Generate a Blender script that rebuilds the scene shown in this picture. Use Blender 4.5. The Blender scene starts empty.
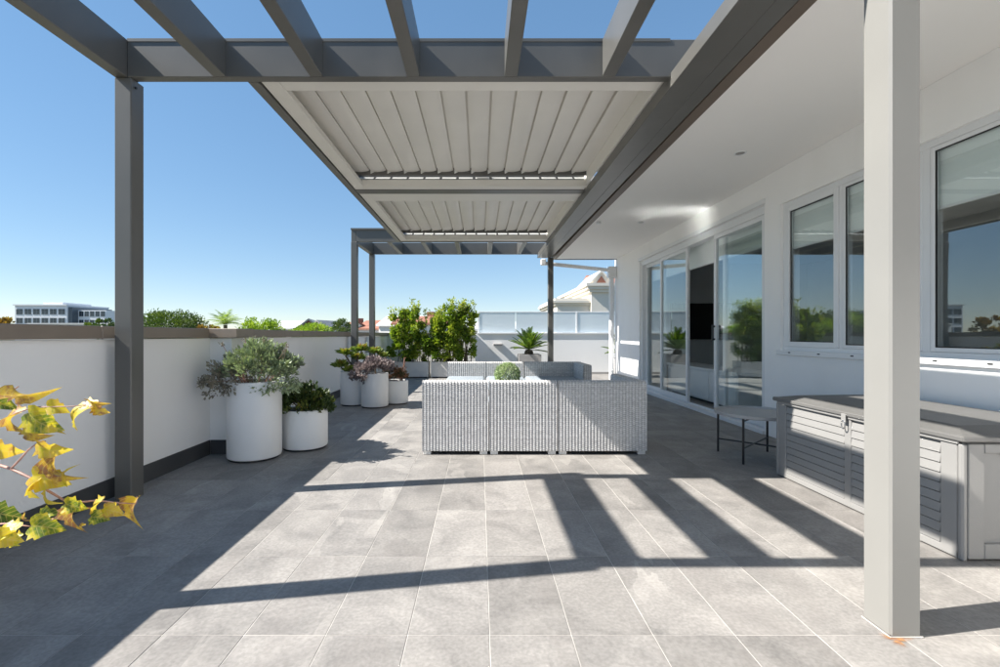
import bpy, bmesh, math, random
import numpy as np
from mathutils import Vector, Matrix
R = math.radians
random.seed(7); rng = np.random.default_rng(11)
scene = bpy.context.scene
COL = scene.collection

# ------------------------------------------------------------------ camera, sky, sun, exposure
EYE = 1.10
cam = bpy.data.cameras.new('camera'); camo = bpy.data.objects.new('camera', cam); COL.objects.link(camo)
camo.location = (0, 0, EYE); camo.rotation_euler = (R(90), 0, 0)
cam.sensor_width = 36; cam.lens = 0.458 * 36
cam.shift_x = 0.020; cam.shift_y = 0.0015
cam.clip_start = 0.05; cam.clip_end = 6000
scene.camera = camo

SUN = Vector((-1.03, -0.17, 1.0)).normalized()          # direction towards the sun
world = bpy.data.worlds.new('World'); scene.world = world; world.use_nodes = True
wn = world.node_tree; wn.nodes.clear()
sky = wn.nodes.new('ShaderNodeTexSky'); sky.sky_type = 'NISHITA'; sky.sun_disc = False
sky.sun_elevation = math.asin(SUN.z); sky.sun_rotation = math.atan2(SUN.x, SUN.y)
sky.altitude = 300; sky.air_density = 0.85; sky.dust_density = 0.0; sky.ozone_density = 3.0
bg = wn.nodes.new('ShaderNodeBackground'); bg.inputs[1].default_value = 0.120
wo = wn.nodes.new('ShaderNodeOutputWorld')
gm = wn.nodes.new('ShaderNodeGamma'); gm.inputs[1].default_value = 0.50      # softer step from zenith to horizon, all round
hs_ = wn.nodes.new('ShaderNodeHueSaturation'); hs_.inputs['Saturation'].default_value = 1.55
wn.links.new(sky.outputs[0], gm.inputs[0]); wn.links.new(gm.outputs[0], hs_.inputs['Color']); wn.links.new(hs_.outputs[0], bg.inputs[0]); wn.links.new(bg.outputs[0], wo.inputs[0])
sl_ = bpy.data.lights.new('sun', 'SUN'); sl_.energy = 3.5; sl_.angle = R(0.5); sl_.color = (1.0, 0.955, 0.89)
suno = bpy.data.objects.new('sun', sl_); COL.objects.link(suno); suno.location = (-20, -4, 30)
suno.rotation_euler = (-SUN).to_track_quat('-Z', 'Y').to_euler()
scene.view_settings.view_transform = 'Standard'; scene.view_settings.look = 'None'
scene.view_settings.gamma = 1.0; scene.view_settings.use_curve_mapping = False
scene.view_settings.exposure = 1.65
scene.render.engine = 'CYCLES'
cy = scene.cycles
cy.use_denoising = True; cy.max_bounces = 10; cy.diffuse_bounces = 6; cy.glossy_bounces = 5
cy.transmission_bounces = 8; cy.transparent_max_bounces = 12
cy.sample_clamp_indirect = 150.0; cy.caustics_reflective = True; cy.caustics_refractive = False
cy.blur_glossy = 0.05

# ------------------------------------------------------------------ materials
M = {}
def nt(name):
    m = bpy.data.materials.new(name); m.use_nodes = True
    n = m.node_tree; n.nodes.clear()
    out = n.nodes.new('ShaderNodeOutputMaterial')
    return m, n, out
def N(n, t, **kw):
    x = n.nodes.new(t)
    for k, v in kw.items(): setattr(x, k, v)
    return x
def ramp(n, stops, interp='LINEAR'):
    r = n.nodes.new('ShaderNodeValToRGB'); r.color_ramp.interpolation = interp
    e = r.color_ramp.elements
    while len(e) < len(stops): e.new(0.5)
    for el, (p, c) in zip(e, stops): el.position = p; el.color = (*c, 1) if len(c) == 3 else c
    return r
def mixc(n, blend='MIX', fac=None, a=None, b=None):
    m = n.nodes.new('ShaderNodeMix'); m.data_type = 'RGBA'; m.blend_type = blend
    for idx, v in ((0, fac), (6, a), (7, b)):
        if v is None: continue
        if isinstance(v, bpy.types.NodeSocket): n.links.new(v, m.inputs[idx])
        elif idx == 0: m.inputs[0].default_value = v
        else: m.inputs[idx].default_value = (*v, 1)
    return m.outputs[2]
def paint(name, col, rough=0.5, vary=0.08, scale=3.0, bump=0.0, bscale=200, metal=0.0, spec=0.5, dirt=None):
    m, n, out = nt(name)
    p = N(n, 'ShaderNodeBsdfPrincipled'); n.links.new(p.outputs[0], out.inputs[0])
    tc = N(n, 'ShaderNodeTexCoord'); ge = N(n, 'ShaderNodeNewGeometry')
    nz = N(n, 'ShaderNodeTexNoise'); nz.inputs['Scale'].default_value = scale; nz.inputs['Detail'].default_value = 6
    n.links.new(ge.outputs['Position'], nz.inputs['Vector'])
    lo = tuple(c * (1 - vary) for c in col); hi = tuple(min(1, c * (1 + vary)) for c in col)
    r = ramp(n, [(0.3, lo), (0.7, hi)]); n.links.new(nz.outputs[0], r.inputs[0])
    c = r.outputs[0]
    if dirt:
        dz = N(n, 'ShaderNodeTexNoise'); dz.inputs['Scale'].default_value = dirt[1]; dz.inputs['Detail'].default_value = 8
        mp = N(n, 'ShaderNodeMapping'); mp.inputs['Scale'].default_value = (1, 1, 0.25)
        n.links.new(ge.outputs['Position'], mp.inputs[0]); n.links.new(mp.outputs[0], dz.inputs['Vector'])
        dr = ramp(n, [(0.5, (0, 0, 0)), (0.8, (1, 1, 1))]); n.links.new(dz.outputs[0], dr.inputs[0])
        mm = N(n, 'ShaderNodeMath', operation='MULTIPLY'); mm.inputs[1].default_value = dirt[2]
        n.links.new(dr.outputs[0], mm.inputs[0])
        c = mixc(n, 'MIX', mm.outputs[0], c, dirt[0])
    n.links.new(c, p.inputs['Base Color'])
    rr = N(n, 'ShaderNodeMapRange'); rr.inputs[3].default_value = rough * 0.85; rr.inputs[4].default_value = min(1, rough * 1.15)
    n.links.new(nz.outputs[0], rr.inputs[0]); n.links.new(rr.outputs[0], p.inputs['Roughness'])
    p.inputs['Metallic'].default_value = metal; p.inputs['Specular IOR Level'].default_value = spec
    if bump:
        bz = N(n, 'ShaderNodeTexNoise'); bz.inputs['Scale'].default_value = bscale; bz.inputs['Detail'].default_value = 4
        n.links.new(ge.outputs['Position'], bz.inputs['Vector'])
        b = N(n, 'ShaderNodeBump'); b.inputs['Strength'].default_value = bump; b.inputs['Distance'].default_value = 0.004
        n.links.new(bz.outputs[0], b.inputs['Height']); n.links.new(b.outputs[0], p.inputs['Normal'])
    M[name] = m
    return m
paint('pergola_paint', (0.112, 0.110, 0.102), 0.34, 0.05, 2.0, 0.05, 90, dirt=((0.19, 0.18, 0.165), 3.5, 0.25))
paint('post_paint', (0.245, 0.239, 0.222), 0.36, 0.04, 2.0, 0.05, 90)  # pergola paint made lighter: sunlight put into the near post's colour
paint('louvre_paint', (0.74, 0.715, 0.665), 0.42, 0.04, 2.0)
paint('louvre_seal', (0.10, 0.095, 0.085), 0.6)
paint('bracket_white', (0.75, 0.75, 0.72), 0.5)
paint('motor_black', (0.03, 0.03, 0.03), 0.5)
paint('render_white', (0.90, 0.895, 0.885), 0.8, 0.012, 1.2, 0.25, 260, dirt=((0.60, 0.58, 0.55), 1.3, 0.22))
paint('soffit_white', (0.91, 0.895, 0.87), 0.75, 0.01, 0.8, 0.1, 180)
paint('frame_white', (0.78, 0.79, 0.80), 0.35, 0.02)
paint('fascia_brown', (0.15, 0.118, 0.092), 0.5, 0.1)
paint('coping_brown', (0.24, 0.195, 0.155), 0.45, 0.08, 2.5, 0.1, 60, dirt=((0.32, 0.27, 0.22), 4, 0.3))
paint('skirting_grey', (0.055, 0.057, 0.06), 0.6, 0.15, 4)
paint('pot_white', (0.86, 0.86, 0.855), 0.55, 0.02, 4, 0.2, 160, dirt=((0.56, 0.53, 0.48), 3.0, 0.38))
paint('pot_base', (0.03, 0.03, 0.032), 0.7)
paint('soil', (0.05, 0.035, 0.025), 0.95, 0.4, 40, 0.8, 120)
paint('planter_white', (0.70, 0.69, 0.67), 0.6, 0.05, 3)
paint('planter_grey', (0.34, 0.33, 0.32), 0.7, 0.08, 4, 0.2, 120)
paint('sofa_core', (0.045, 0.045, 0.045), 0.8)
paint('foot_plastic', (0.62, 0.61, 0.59), 0.5)
paint('cushion_grey', (0.30, 0.345, 0.385), 0.9, 0.06, 6, 0.3, 500)
paint('box_resin', (0.265, 0.26, 0.25), 0.5, 0.04, 3, 0.25, 300)
paint('box_lid', (0.145, 0.142, 0.136), 0.42, 0.08, 3, 0.3, 300)
paint('dark_metal', (0.02, 0.02, 0.022), 0.35)
paint('steel', (0.45, 0.45, 0.45), 0.3, metal=1.0)
paint('tray_top', (0.42, 0.42, 0.42), 0.45, 0.05, 4)
paint('room_wall', (0.70, 0.70, 0.69), 0.8, 0.03)
paint('room_floor', (0.26, 0.23, 0.20), 0.4, 0.2, 3)
paint('room_ceiling', (0.7, 0.7, 0.69), 0.85, 0.02)
paint('cabinet_white', (0.80, 0.80, 0.79), 0.4, 0.02)
paint('tv_black', (0.006, 0.006, 0.007), 0.12)
paint('blind_cloth', (0.87, 0.90, 0.89), 0.9, 0.02)
paint('ground_town', (0.12, 0.12, 0.09), 0.95, 0.5, 0.02)
paint('office_wall', (0.72, 0.73, 0.75), 0.7, 0.03, 0.2)
paint('office_dark', (0.10, 0.12, 0.14), 0.5)
paint('office_glass', (0.035, 0.05, 0.065), 0.12)
paint('house_white', (0.74, 0.72, 0.68), 0.75, 0.05, 0.4)
paint('house_cream', (0.70, 0.655, 0.575), 0.75, 0.04, 0.6)
paint('roof_red', (0.30, 0.13, 0.085), 0.8, 0.25, 1.2)
paint('roof_grey', (0.33, 0.32, 0.31), 0.7, 0.2, 1.0)
paint('roof_pale', (0.62, 0.61, 0.59), 0.6, 0.1, 0.7)
paint('brick_red', (0.27, 0.12, 0.085), 0.85, 0.2, 2.0)
paint('bark', (0.11, 0.085, 0.06), 0.9, 0.3, 12, 0.6, 30)
paint('vine_stem', (0.42, 0.24, 0.19), 0.6, 0.25, 40)
paint('rubber', (0.02, 0.02, 0.02), 0.8)
paint('grout', (0.53, 0.50, 0.46), 0.9, 0.22, 5)
paint('black_hole', (0.012, 0.012, 0.012), 0.9)

# floor tile: grey slate-look porcelain, each tile its own print
def tile_mat():
    m, n, out = nt('slate_tile')
    p = N(n, 'ShaderNodeBsdfPrincipled'); n.links.new(p.outputs[0], out.inputs[0])
    ge = N(n, 'ShaderNodeNewGeometry'); oi = N(n, 'ShaderNodeObjectInfo')
    rnd = oi.outputs['Random']
    off = N(n, 'ShaderNodeMath', operation='MULTIPLY'); off.inputs[1].default_value = 97.0; n.links.new(rnd, off.inputs[0])
    cb = N(n, 'ShaderNodeCombineXYZ'); n.links.new(off.outputs[0], cb.inputs[2])
    ad = N(n, 'ShaderNodeVectorMath', operation='ADD'); n.links.new(ge.outputs['Position'], ad.inputs[0]); n.links.new(cb.outputs[0], ad.inputs[1])
    v = ad.outputs[0]
    big = N(n, 'ShaderNodeTexNoise'); big.inputs['Scale'].default_value = 3.2; big.inputs['Detail'].default_value = 9; big.inputs['Roughness'].default_value = 0.62; big.inputs['Distortion'].default_value = 0.7
    n.links.new(v, big.inputs['Vector'])
    c1 = ramp(n, [(0.28, (0.185, 0.176, 0.166)), (0.5, (0.272, 0.257, 0.240)), (0.72, (0.350, 0.330, 0.306))]); n.links.new(big.outputs[0], c1.inputs[0])
    fine = N(n, 'ShaderNodeTexNoise'); fine.inputs['Scale'].default_value = 70; fine.inputs['Detail'].default_value = 5
    n.links.new(v, fine.inputs['Vector'])
    f1 = ramp(n, [(0.35, (0.80, 0.80, 0.80)), (0.65, (1.12, 1.12, 1.12))]); n.links.new(fine.outputs[0], f1.inputs[0])
    c = mixc(n, 'MULTIPLY', 0.75, c1.outputs[0], f1.outputs[0])
    # pale veins / slate splits
    mp = N(n, 'ShaderNodeMapping'); mp.inputs['Rotation'].default_value = (0, 0, 0.5); mp.inputs['Scale'].default_value = (1.9, 0.7, 1.0)
    n.links.new(v, mp.inputs[0])
    ve = N(n, 'ShaderNodeTexNoise'); ve.inputs['Scale'].default_value = 1.5; ve.inputs['Detail'].default_value = 5; ve.inputs['Distortion'].default_value = 0.5
    n.links.new(mp.outputs[0], ve.inputs['Vector'])
    vr = ramp(n, [(0.40, (0, 0, 0)), (0.497, (1, 1, 1)), (0.503, (0, 0, 0))]); n.links.new(ve.outputs[0], vr.inputs[0])
    msk = N(n, 'ShaderNodeTexNoise'); msk.inputs['Scale'].default_value = 1.7; n.links.new(v, msk.inputs['Vector'])
    mr = ramp(n, [(0.52, (0, 0, 0)), (0.75, (0.42, 0.42, 0.42))]); n.links.new(msk.outputs[0], mr.inputs[0])
    mm = N(n, 'ShaderNodeMath', operation='MULTIPLY'); n.links.new(vr.outputs[0], mm.inputs[0]); n.links.new(mr.outputs[0], mm.inputs[1])
    c = mixc(n, 'MIX', mm.outputs[0], c, (0.50, 0.47, 0.43))
    # flat pale and dark patches with a hard edge on one side
    pr = ramp(n, [(0.56, (0, 0, 0)), (0.58, (0.22, 0.22, 0.22)), (0.75, (0.05, 0.05, 0.05))]); n.links.new(ve.outputs[0], pr.inputs[0])
    c = mixc(n, 'MIX', pr.outputs[0], c, (0.22, 0.20, 0.185))
    # tone per tile
    tr = N(n, 'ShaderNodeMapRange'); tr.inputs[3].default_value = 0.86; tr.inputs[4].default_value = 1.12; n.links.new(rnd, tr.inputs[0])
    cc = N(n, 'ShaderNodeCombineColor')
    for i in range(3): n.links.new(tr.outputs[0], cc.inputs[i])
    c = mixc(n, 'MULTIPLY', 1.0, c, cc.outputs[0])
    n.links.new(c, p.inputs['Base Color'])
    rr = N(n, 'ShaderNodeMapRange'); rr.inputs[3].default_value = 0.5; rr.inputs[4].default_value = 0.72
    n.links.new(big.outputs[0], rr.inputs[0]); n.links.new(rr.outputs[0], p.inputs['Roughness'])
    hsum = N(n, 'ShaderNodeMath', operation='ADD'); n.links.new(big.outputs[0], hsum.inputs[0])
    fm = N(n, 'ShaderNodeMath', operation='MULTIPLY'); fm.inputs[1].default_value = 0.3; n.links.new(fine.outputs[0], fm.inputs[0]); n.links.new(fm.outputs[0], hsum.inputs[1])
    b = N(n, 'ShaderNodeBump'); b.inputs['Strength'].default_value = 0.35; b.inputs['Distance'].default_value = 0.004
    n.links.new(hsum.outputs[0], b.inputs['Height']); n.links.new(b.outputs[0], p.inputs['Normal'])
    M['slate_tile'] = m
tile_mat()

def glass_mat(name, tint=(0.86, 0.90, 0.90), base=0.10, rough=0.0):
    m, n, out = nt(name)
    fr = N(n, 'ShaderNodeFresnel'); bf = N(n, 'ShaderNodeNewGeometry')
    io = N(n, 'ShaderNodeMapRange'); io.inputs[3].default_value = 1.55; io.inputs[4].default_value = 1 / 1.55      # the pane does not bend light: same reflectance from both sides
    n.links.new(bf.outputs['Backfacing'], io.inputs[0]); n.links.new(io.outputs[0], fr.inputs[0])
    ad = N(n, 'ShaderNodeMath', operation='ADD', use_clamp=True); ad.inputs[1].default_value = base; n.links.new(fr.outputs[0], ad.inputs[0])
    t = N(n, 'ShaderNodeBsdfTransparent'); t.inputs[0].default_value = (*tint, 1)
    g = N(n, 'ShaderNodeBsdfGlossy'); g.inputs['Roughness'].default_value = rough; g.inputs[0].default_value = (0.9, 0.95, 0.97, 1)
    mx = N(n, 'ShaderNodeMixShader'); n.links.new(ad.outputs[0], mx.inputs[0]); n.links.new(t.outputs[0], mx.inputs[1]); n.links.new(g.outputs[0], mx.inputs[2])
    wz = N(n, 'ShaderNodeTexNoise'); wz.inputs['Scale'].default_value = 1.6; wz.inputs['Detail'].default_value = 1; n.links.new(bf.outputs['Position'], wz.inputs['Vector'])
    wb = N(n, 'ShaderNodeBump'); wb.inputs['Strength'].default_value = 0.02; wb.inputs['Distance'].default_value = 0.05
    n.links.new(wz.outputs[0], wb.inputs['Height']); n.links.new(wb.outputs[0], g.inputs['Normal'])
    n.links.new(mx.outputs[0], out.inputs[0]); M[name] = m
glass_mat('window_glass', (0.965, 0.985, 0.98), 0.06)
glass_mat('table_glass', (0.5, 0.53, 0.53), 0.26, 0.17)
def frosted():
    m, n, out = nt('frosted_glass')
    t = N(n, 'ShaderNodeBsdfTransparent'); t.inputs[0].default_value = (0.90, 0.96, 0.97, 1)
    tr = N(n, 'ShaderNodeBsdfTranslucent'); tr.inputs[0].default_value = (0.88, 0.92, 0.93, 1)
    d = N(n, 'ShaderNodeBsdfDiffuse'); d.inputs[0].default_value = (0.88, 0.92, 0.93, 1)
    a = N(n, 'ShaderNodeMixShader'); a.inputs[0].default_value = 0.45; n.links.new(tr.outputs[0], a.inputs[1]); n.links.new(d.outputs[0], a.inputs[2])
    b = N(n, 'ShaderNodeMixShader'); b.inputs[0].default_value = 0.86; n.links.new(t.outputs[0], b.inputs[1]); n.links.new(a.outputs[0], b.inputs[2])
    n.links.new(b.outputs[0], out.inputs[0]); M['frosted_glass'] = m
frosted()
def translucent_white():
    m, n, out = nt('slot_plastic')  # for the added plates that imitate light through the louvre gaps
    tr = N(n, 'ShaderNodeBsdfTranslucent'); tr.inputs[0].default_value = (0.85, 0.85, 0.82, 1)
    d = N(n, 'ShaderNodeBsdfDiffuse'); d.inputs[0].default_value = (0.8, 0.8, 0.78, 1)
    a = N(n, 'ShaderNodeMixShader'); a.inputs[0].default_value = 0.4; n.links.new(tr.outputs[0], a.inputs[1]); n.links.new(d.outputs[0], a.inputs[2])
    n.links.new(a.outputs[0], out.inputs[0]); M['slot_plastic'] = m
translucent_white()
def rust_mat():
    m, n, out = nt('rust')
    ge = N(n, 'ShaderNodeNewGeometry'); nz = N(n, 'ShaderNodeTexNoise'); nz.inputs['Scale'].default_value = 45; nz.inputs['Detail'].default_value = 6
    n.links.new(ge.outputs['Position'], nz.inputs['Vector'])
    d = N(n, 'ShaderNodeBsdfDiffuse'); r = ramp(n, [(0.35, (0.40, 0.12, 0.03)), (0.65, (0.45, 0.26, 0.12))]); n.links.new(nz.outputs[0], r.inputs[0]); n.links.new(r.outputs[0], d.inputs[0])
    t = N(n, 'ShaderNodeBsdfTransparent'); at = N(n, 'ShaderNodeAttribute', attribute_name='rnd')
    mu = N(n, 'ShaderNodeMath', operation='MULTIPLY'); n.links.new(at.outputs['Fac'], mu.inputs[0])
    rr = ramp(n, [(0.30, (0, 0, 0)), (0.62, (1, 1, 1))]); n.links.new(nz.outputs[0], rr.inputs[0]); n.links.new(rr.outputs[0], mu.inputs[1])
    x = N(n, 'ShaderNodeMixShader'); n.links.new(mu.outputs[0], x.inputs[0]); n.links.new(t.outputs[0], x.inputs[1]); n.links.new(d.outputs[0], x.inputs[2])
    n.links.new(x.outputs[0], out.inputs[0]); M['rust'] = m
rust_mat()
def wicker_mat(name, lo, mid, hi):
    m, n, out = nt(name)
    p = N(n, 'ShaderNodeBsdfPrincipled'); n.links.new(p.outputs[0], out.inputs[0])
    at = N(n, 'ShaderNodeAttribute', attribute_name='rnd')
    r = ramp(n, [(0.0, lo), (0.45, mid), (1.0, hi)]); n.links.new(at.outputs['Fac'], r.inputs[0])  # strand tone, with crease shade painted in
    ge = N(n, 'ShaderNodeNewGeometry'); nz = N(n, 'ShaderNodeTexNoise'); nz.inputs['Scale'].default_value = 60
    n.links.new(ge.outputs['Position'], nz.inputs['Vector'])
    f = ramp(n, [(0.3, (0.8, 0.8, 0.8)), (0.7, (1.1, 1.1, 1.1))]); n.links.new(nz.outputs[0], f.inputs[0])
    n.links.new(mixc(n, 'MULTIPLY', 0.8, r.outputs[0], f.outputs[0]), p.inputs['Base Color'])
    p.inputs['Roughness'].default_value = 0.5; M[name] = m
wicker_mat('wicker', (0.36, 0.355, 0.35), (0.57, 0.56, 0.55), (0.80, 0.79, 0.775))
def leaf_mat(name, stops, trans=0.3, rough=0.45, tr_tint=(1.2, 1.25, 0.6)):
    m, n, out = nt(name)
    p = N(n, 'ShaderNodeBsdfPrincipled'); p.inputs['Roughness'].default_value = rough
    at = N(n, 'ShaderNodeAttribute', attribute_name='rnd')
    r = ramp(n, stops); n.links.new(at.outputs['Fac'], r.inputs[0]); n.links.new(r.outputs[0], p.inputs['Base Color'])
    t = N(n, 'ShaderNodeBsdfTranslucent')
    n.links.new(mixc(n, 'MULTIPLY', 1.0, r.outputs[0], tr_tint), t.inputs[0])
    x = N(n, 'ShaderNodeMixShader'); x.inputs[0].default_value = trans
    n.links.new(p.outputs[0], x.inputs[1]); n.links.new(t.outputs[0], x.inputs[2]); n.links.new(x.outputs[0], out.inputs[0])
    M[name] = m
leaf_mat('leaf_hedge', [(0, (0.05, 0.10, 0.012)), (0.35, (0.15, 0.25, 0.025)), (0.7, (0.31, 0.39, 0.045)), (1, (0.50, 0.50, 0.08))], 0.4)
leaf_mat('leaf_silver', [(0, (0.10, 0.10, 0.09)), (0.35, (0.22, 0.27, 0.17)), (0.75, (0.36, 0.44, 0.25)), (1, (0.50, 0.55, 0.36))], 0.15)
leaf_mat('leaf_dry', [(0, (0.12, 0.11, 0.085)), (0.5, (0.25, 0.225, 0.17)), (1, (0.40, 0.37, 0.27))], 0.1, tr_tint=(1, 1, 1))
leaf_mat('leaf_jade', [(0, (0.02, 0.04, 0.012)), (0.5, (0.06, 0.10, 0.025)), (0.85, (0.13, 0.16, 0.03)), (1, (0.30, 0.24, 0.05))], 0.15)
leaf_mat('leaf_aeonium', [(0, (0.02, 0.045, 0.012)), (0.45, (0.13, 0.21, 0.04)), (0.8, (0.38, 0.42, 0.07)), (1, (0.48, 0.24, 0.10))], 0.2)
leaf_mat('leaf_purple', [(0, (0.06, 0.05, 0.07)), (0.4, (0.22, 0.18, 0.18)), (0.75, (0.42, 0.34, 0.32)), (1, (0.52, 0.43, 0.39))], 0.15, tr_tint=(1, 1, 1))
leaf_mat('leaf_russet', [(0, (0.03, 0.04, 0.015)), (0.4, (0.10, 0.09, 0.035)), (0.75, (0.26, 0.12, 0.06)), (1, (0.42, 0.22, 0.12))], 0.2, tr_tint=(1.1, 1, 0.9))
leaf_mat('leaf_cycad', [(0, (0.03, 0.075, 0.015)), (0.5, (0.09, 0.17, 0.03)), (0.85, (0.20, 0.27, 0.035)), (1, (0.38, 0.33, 0.06))], 0.3)
leaf_mat('leaf_ball', [(0, (0.10, 0.17, 0.08)), (0.5, (0.36, 0.46, 0.25)), (1, (0.72, 0.76, 0.58))], 0.2)
leaf_mat('leaf_tree', [(0, (0.02, 0.05, 0.012)), (0.5, (0.07, 0.12, 0.025)), (1, (0.17, 0.22, 0.04))], 0.3)
leaf_mat('leaf_bright', [(0, (0.08, 0.15, 0.015)), (0.5, (0.24, 0.36, 0.035)), (1, (0.45, 0.52, 0.08))], 0.4)
leaf_mat('leaf_autumn', [(0, (0.10, 0.06, 0.02)), (0.5, (0.30, 0.18, 0.04)), (1, (0.45, 0.33, 0.06))], 0.35)
def vine_mat():
    m, n, out = nt('vine_leaf')
    p = N(n, 'ShaderNodeBsdfPrincipled'); p.inputs['Roughness'].default_value = 0.42
    tc = N(n, 'ShaderNodeTexCoord'); at = N(n, 'ShaderNodeAttribute', attribute_name='rnd')
    oi = N(n, 'ShaderNodeObjectInfo')
    off = N(n, 'ShaderNodeVectorMath', operation='ADD'); n.links.new(tc.outputs['Object'], off.inputs[0])
    cb = N(n, 'ShaderNodeCombineXYZ'); mu = N(n, 'ShaderNodeMath', operation='MULTIPLY'); mu.inputs[1].default_value = 31; n.links.new(oi.outputs['Random'], mu.inputs[0]); n.links.new(mu.outputs[0], cb.inputs[2]); n.links.new(cb.outputs[0], off.inputs[1])
    nz = N(n, 'ShaderNodeTexNoise'); nz.inputs['Scale'].default_value = 3.2; nz.inputs['Detail'].default_value = 6; nz.inputs['Roughness'].default_value = 0.6
    n.links.new(off.outputs[0], nz.inputs['Vector'])
    # leaf tone comes in through the object colour: red channel = ripeness 0 green .. 0.5 yellow .. 1 brown
    sep = N(n, 'ShaderNodeSeparateColor'); n.links.new(oi.outputs['Color'], sep.inputs[0])
    a1 = N(n, 'ShaderNodeMath', operation='MULTIPLY_ADD'); a1.inputs[1].default_value = 0.9; n.links.new(nz.outputs[0], a1.inputs[0])
    s1 = N(n, 'ShaderNodeMath', operation='SUBTRACT'); s1.inputs[1].default_value = 0.45; n.links.new(sep.outputs[0], s1.inputs[0]); n.links.new(s1.outputs[0], a1.inputs[2])
    ed = N(n, 'ShaderNodeMath', operation='MULTIPLY_ADD'); ed.inputs[1].default_value = 0.14; n.links.new(at.outputs['Fac'], ed.inputs[0]); n.links.new(a1.outputs[0], ed.inputs[2])
    r = ramp(n, [(0.08, (0.035, 0.075, 0.012)), (0.32, (0.13, 0.20, 0.02)), (0.46, (0.55, 0.48, 0.025)), (0.66, (0.60, 0.42, 0.05)), (0.80, (0.30, 0.14, 0.06)), (0.95, (0.24, 0.15, 0.11))])
    n.links.new(ed.outputs[0], r.inputs[0])
    sx = N(n, 'ShaderNodeSeparateXYZ'); n.links.new(tc.outputs['Object'], sx.inputs[0])
    ay = N(n, 'ShaderNodeMath', operation='ABSOLUTE'); n.links.new(sx.outputs[1], ay.inputs[0])
    v1 = N(n, 'ShaderNodeMath', operation='MULTIPLY_ADD'); v1.inputs[1].default_value = -0.85; n.links.new(ay.outputs[0], v1.inputs[0]); n.links.new(sx.outputs[0], v1.inputs[2])
    v2 = N(n, 'ShaderNodeMath', operation='MULTIPLY'); v2.inputs[1].default_value = 6.0; n.links.new(v1.outputs[0], v2.inputs[0])
    v3 = N(n, 'ShaderNodeMath', operation='PINGPONG'); v3.inputs[1].default_value = 0.5; n.links.new(v2.outputs[0], v3.inputs[0])
    v4 = N(n, 'ShaderNodeMath', operation='MULTIPLY'); v4.inputs[1].default_value = 4.5; n.links.new(ay.outputs[0], v4.inputs[0])
    v5 = N(n, 'ShaderNodeMath', operation='MINIMUM'); n.links.new(v3.outputs[0], v5.inputs[0]); n.links.new(v4.outputs[0], v5.inputs[1])
    vr = ramp(n, [(0.02, (1, 1, 1)), (0.13, (0, 0, 0))]); n.links.new(v5.outputs[0], vr.inputs[0])
    vf = N(n, 'ShaderNodeMath', operation='MULTIPLY'); vf.inputs[1].default_value = 0.5; n.links.new(vr.outputs[0], vf.inputs[0])
    class _o: pass
    vc = mixc(n, 'MIX', vf.outputs[0], r.outputs[0], (0.58, 0.48, 0.16)); r = _o(); r.outputs = [vc]
    n.links.new(r.outputs[0], p.inputs['Base Color'])
    t = N(n, 'ShaderNodeBsdfTranslucent'); n.links.new(mixc(n, 'MULTIPLY', 1.0, r.outputs[0], (1.25, 1.2, 0.8)), t.inputs[0])
    x = N(n, 'ShaderNodeMixShader'); x.inputs[0].default_value = 0.35
    b = N(n, 'ShaderNodeBump'); b.inputs['Strength'].default_value = 0.5; b.inputs['Distance'].default_value = 0.003
    n.links.new(nz.outputs[0], b.inputs['Height']); n.links.new(b.outputs[0], p.inputs['Normal'])
    n.links.new(p.outputs[0], x.inputs[1]); n.links.new(t.outputs[0], x.inputs[2]); n.links.new(x.outputs[0], out.inputs[0])
    M['vine_leaf'] = m
vine_mat()

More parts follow.
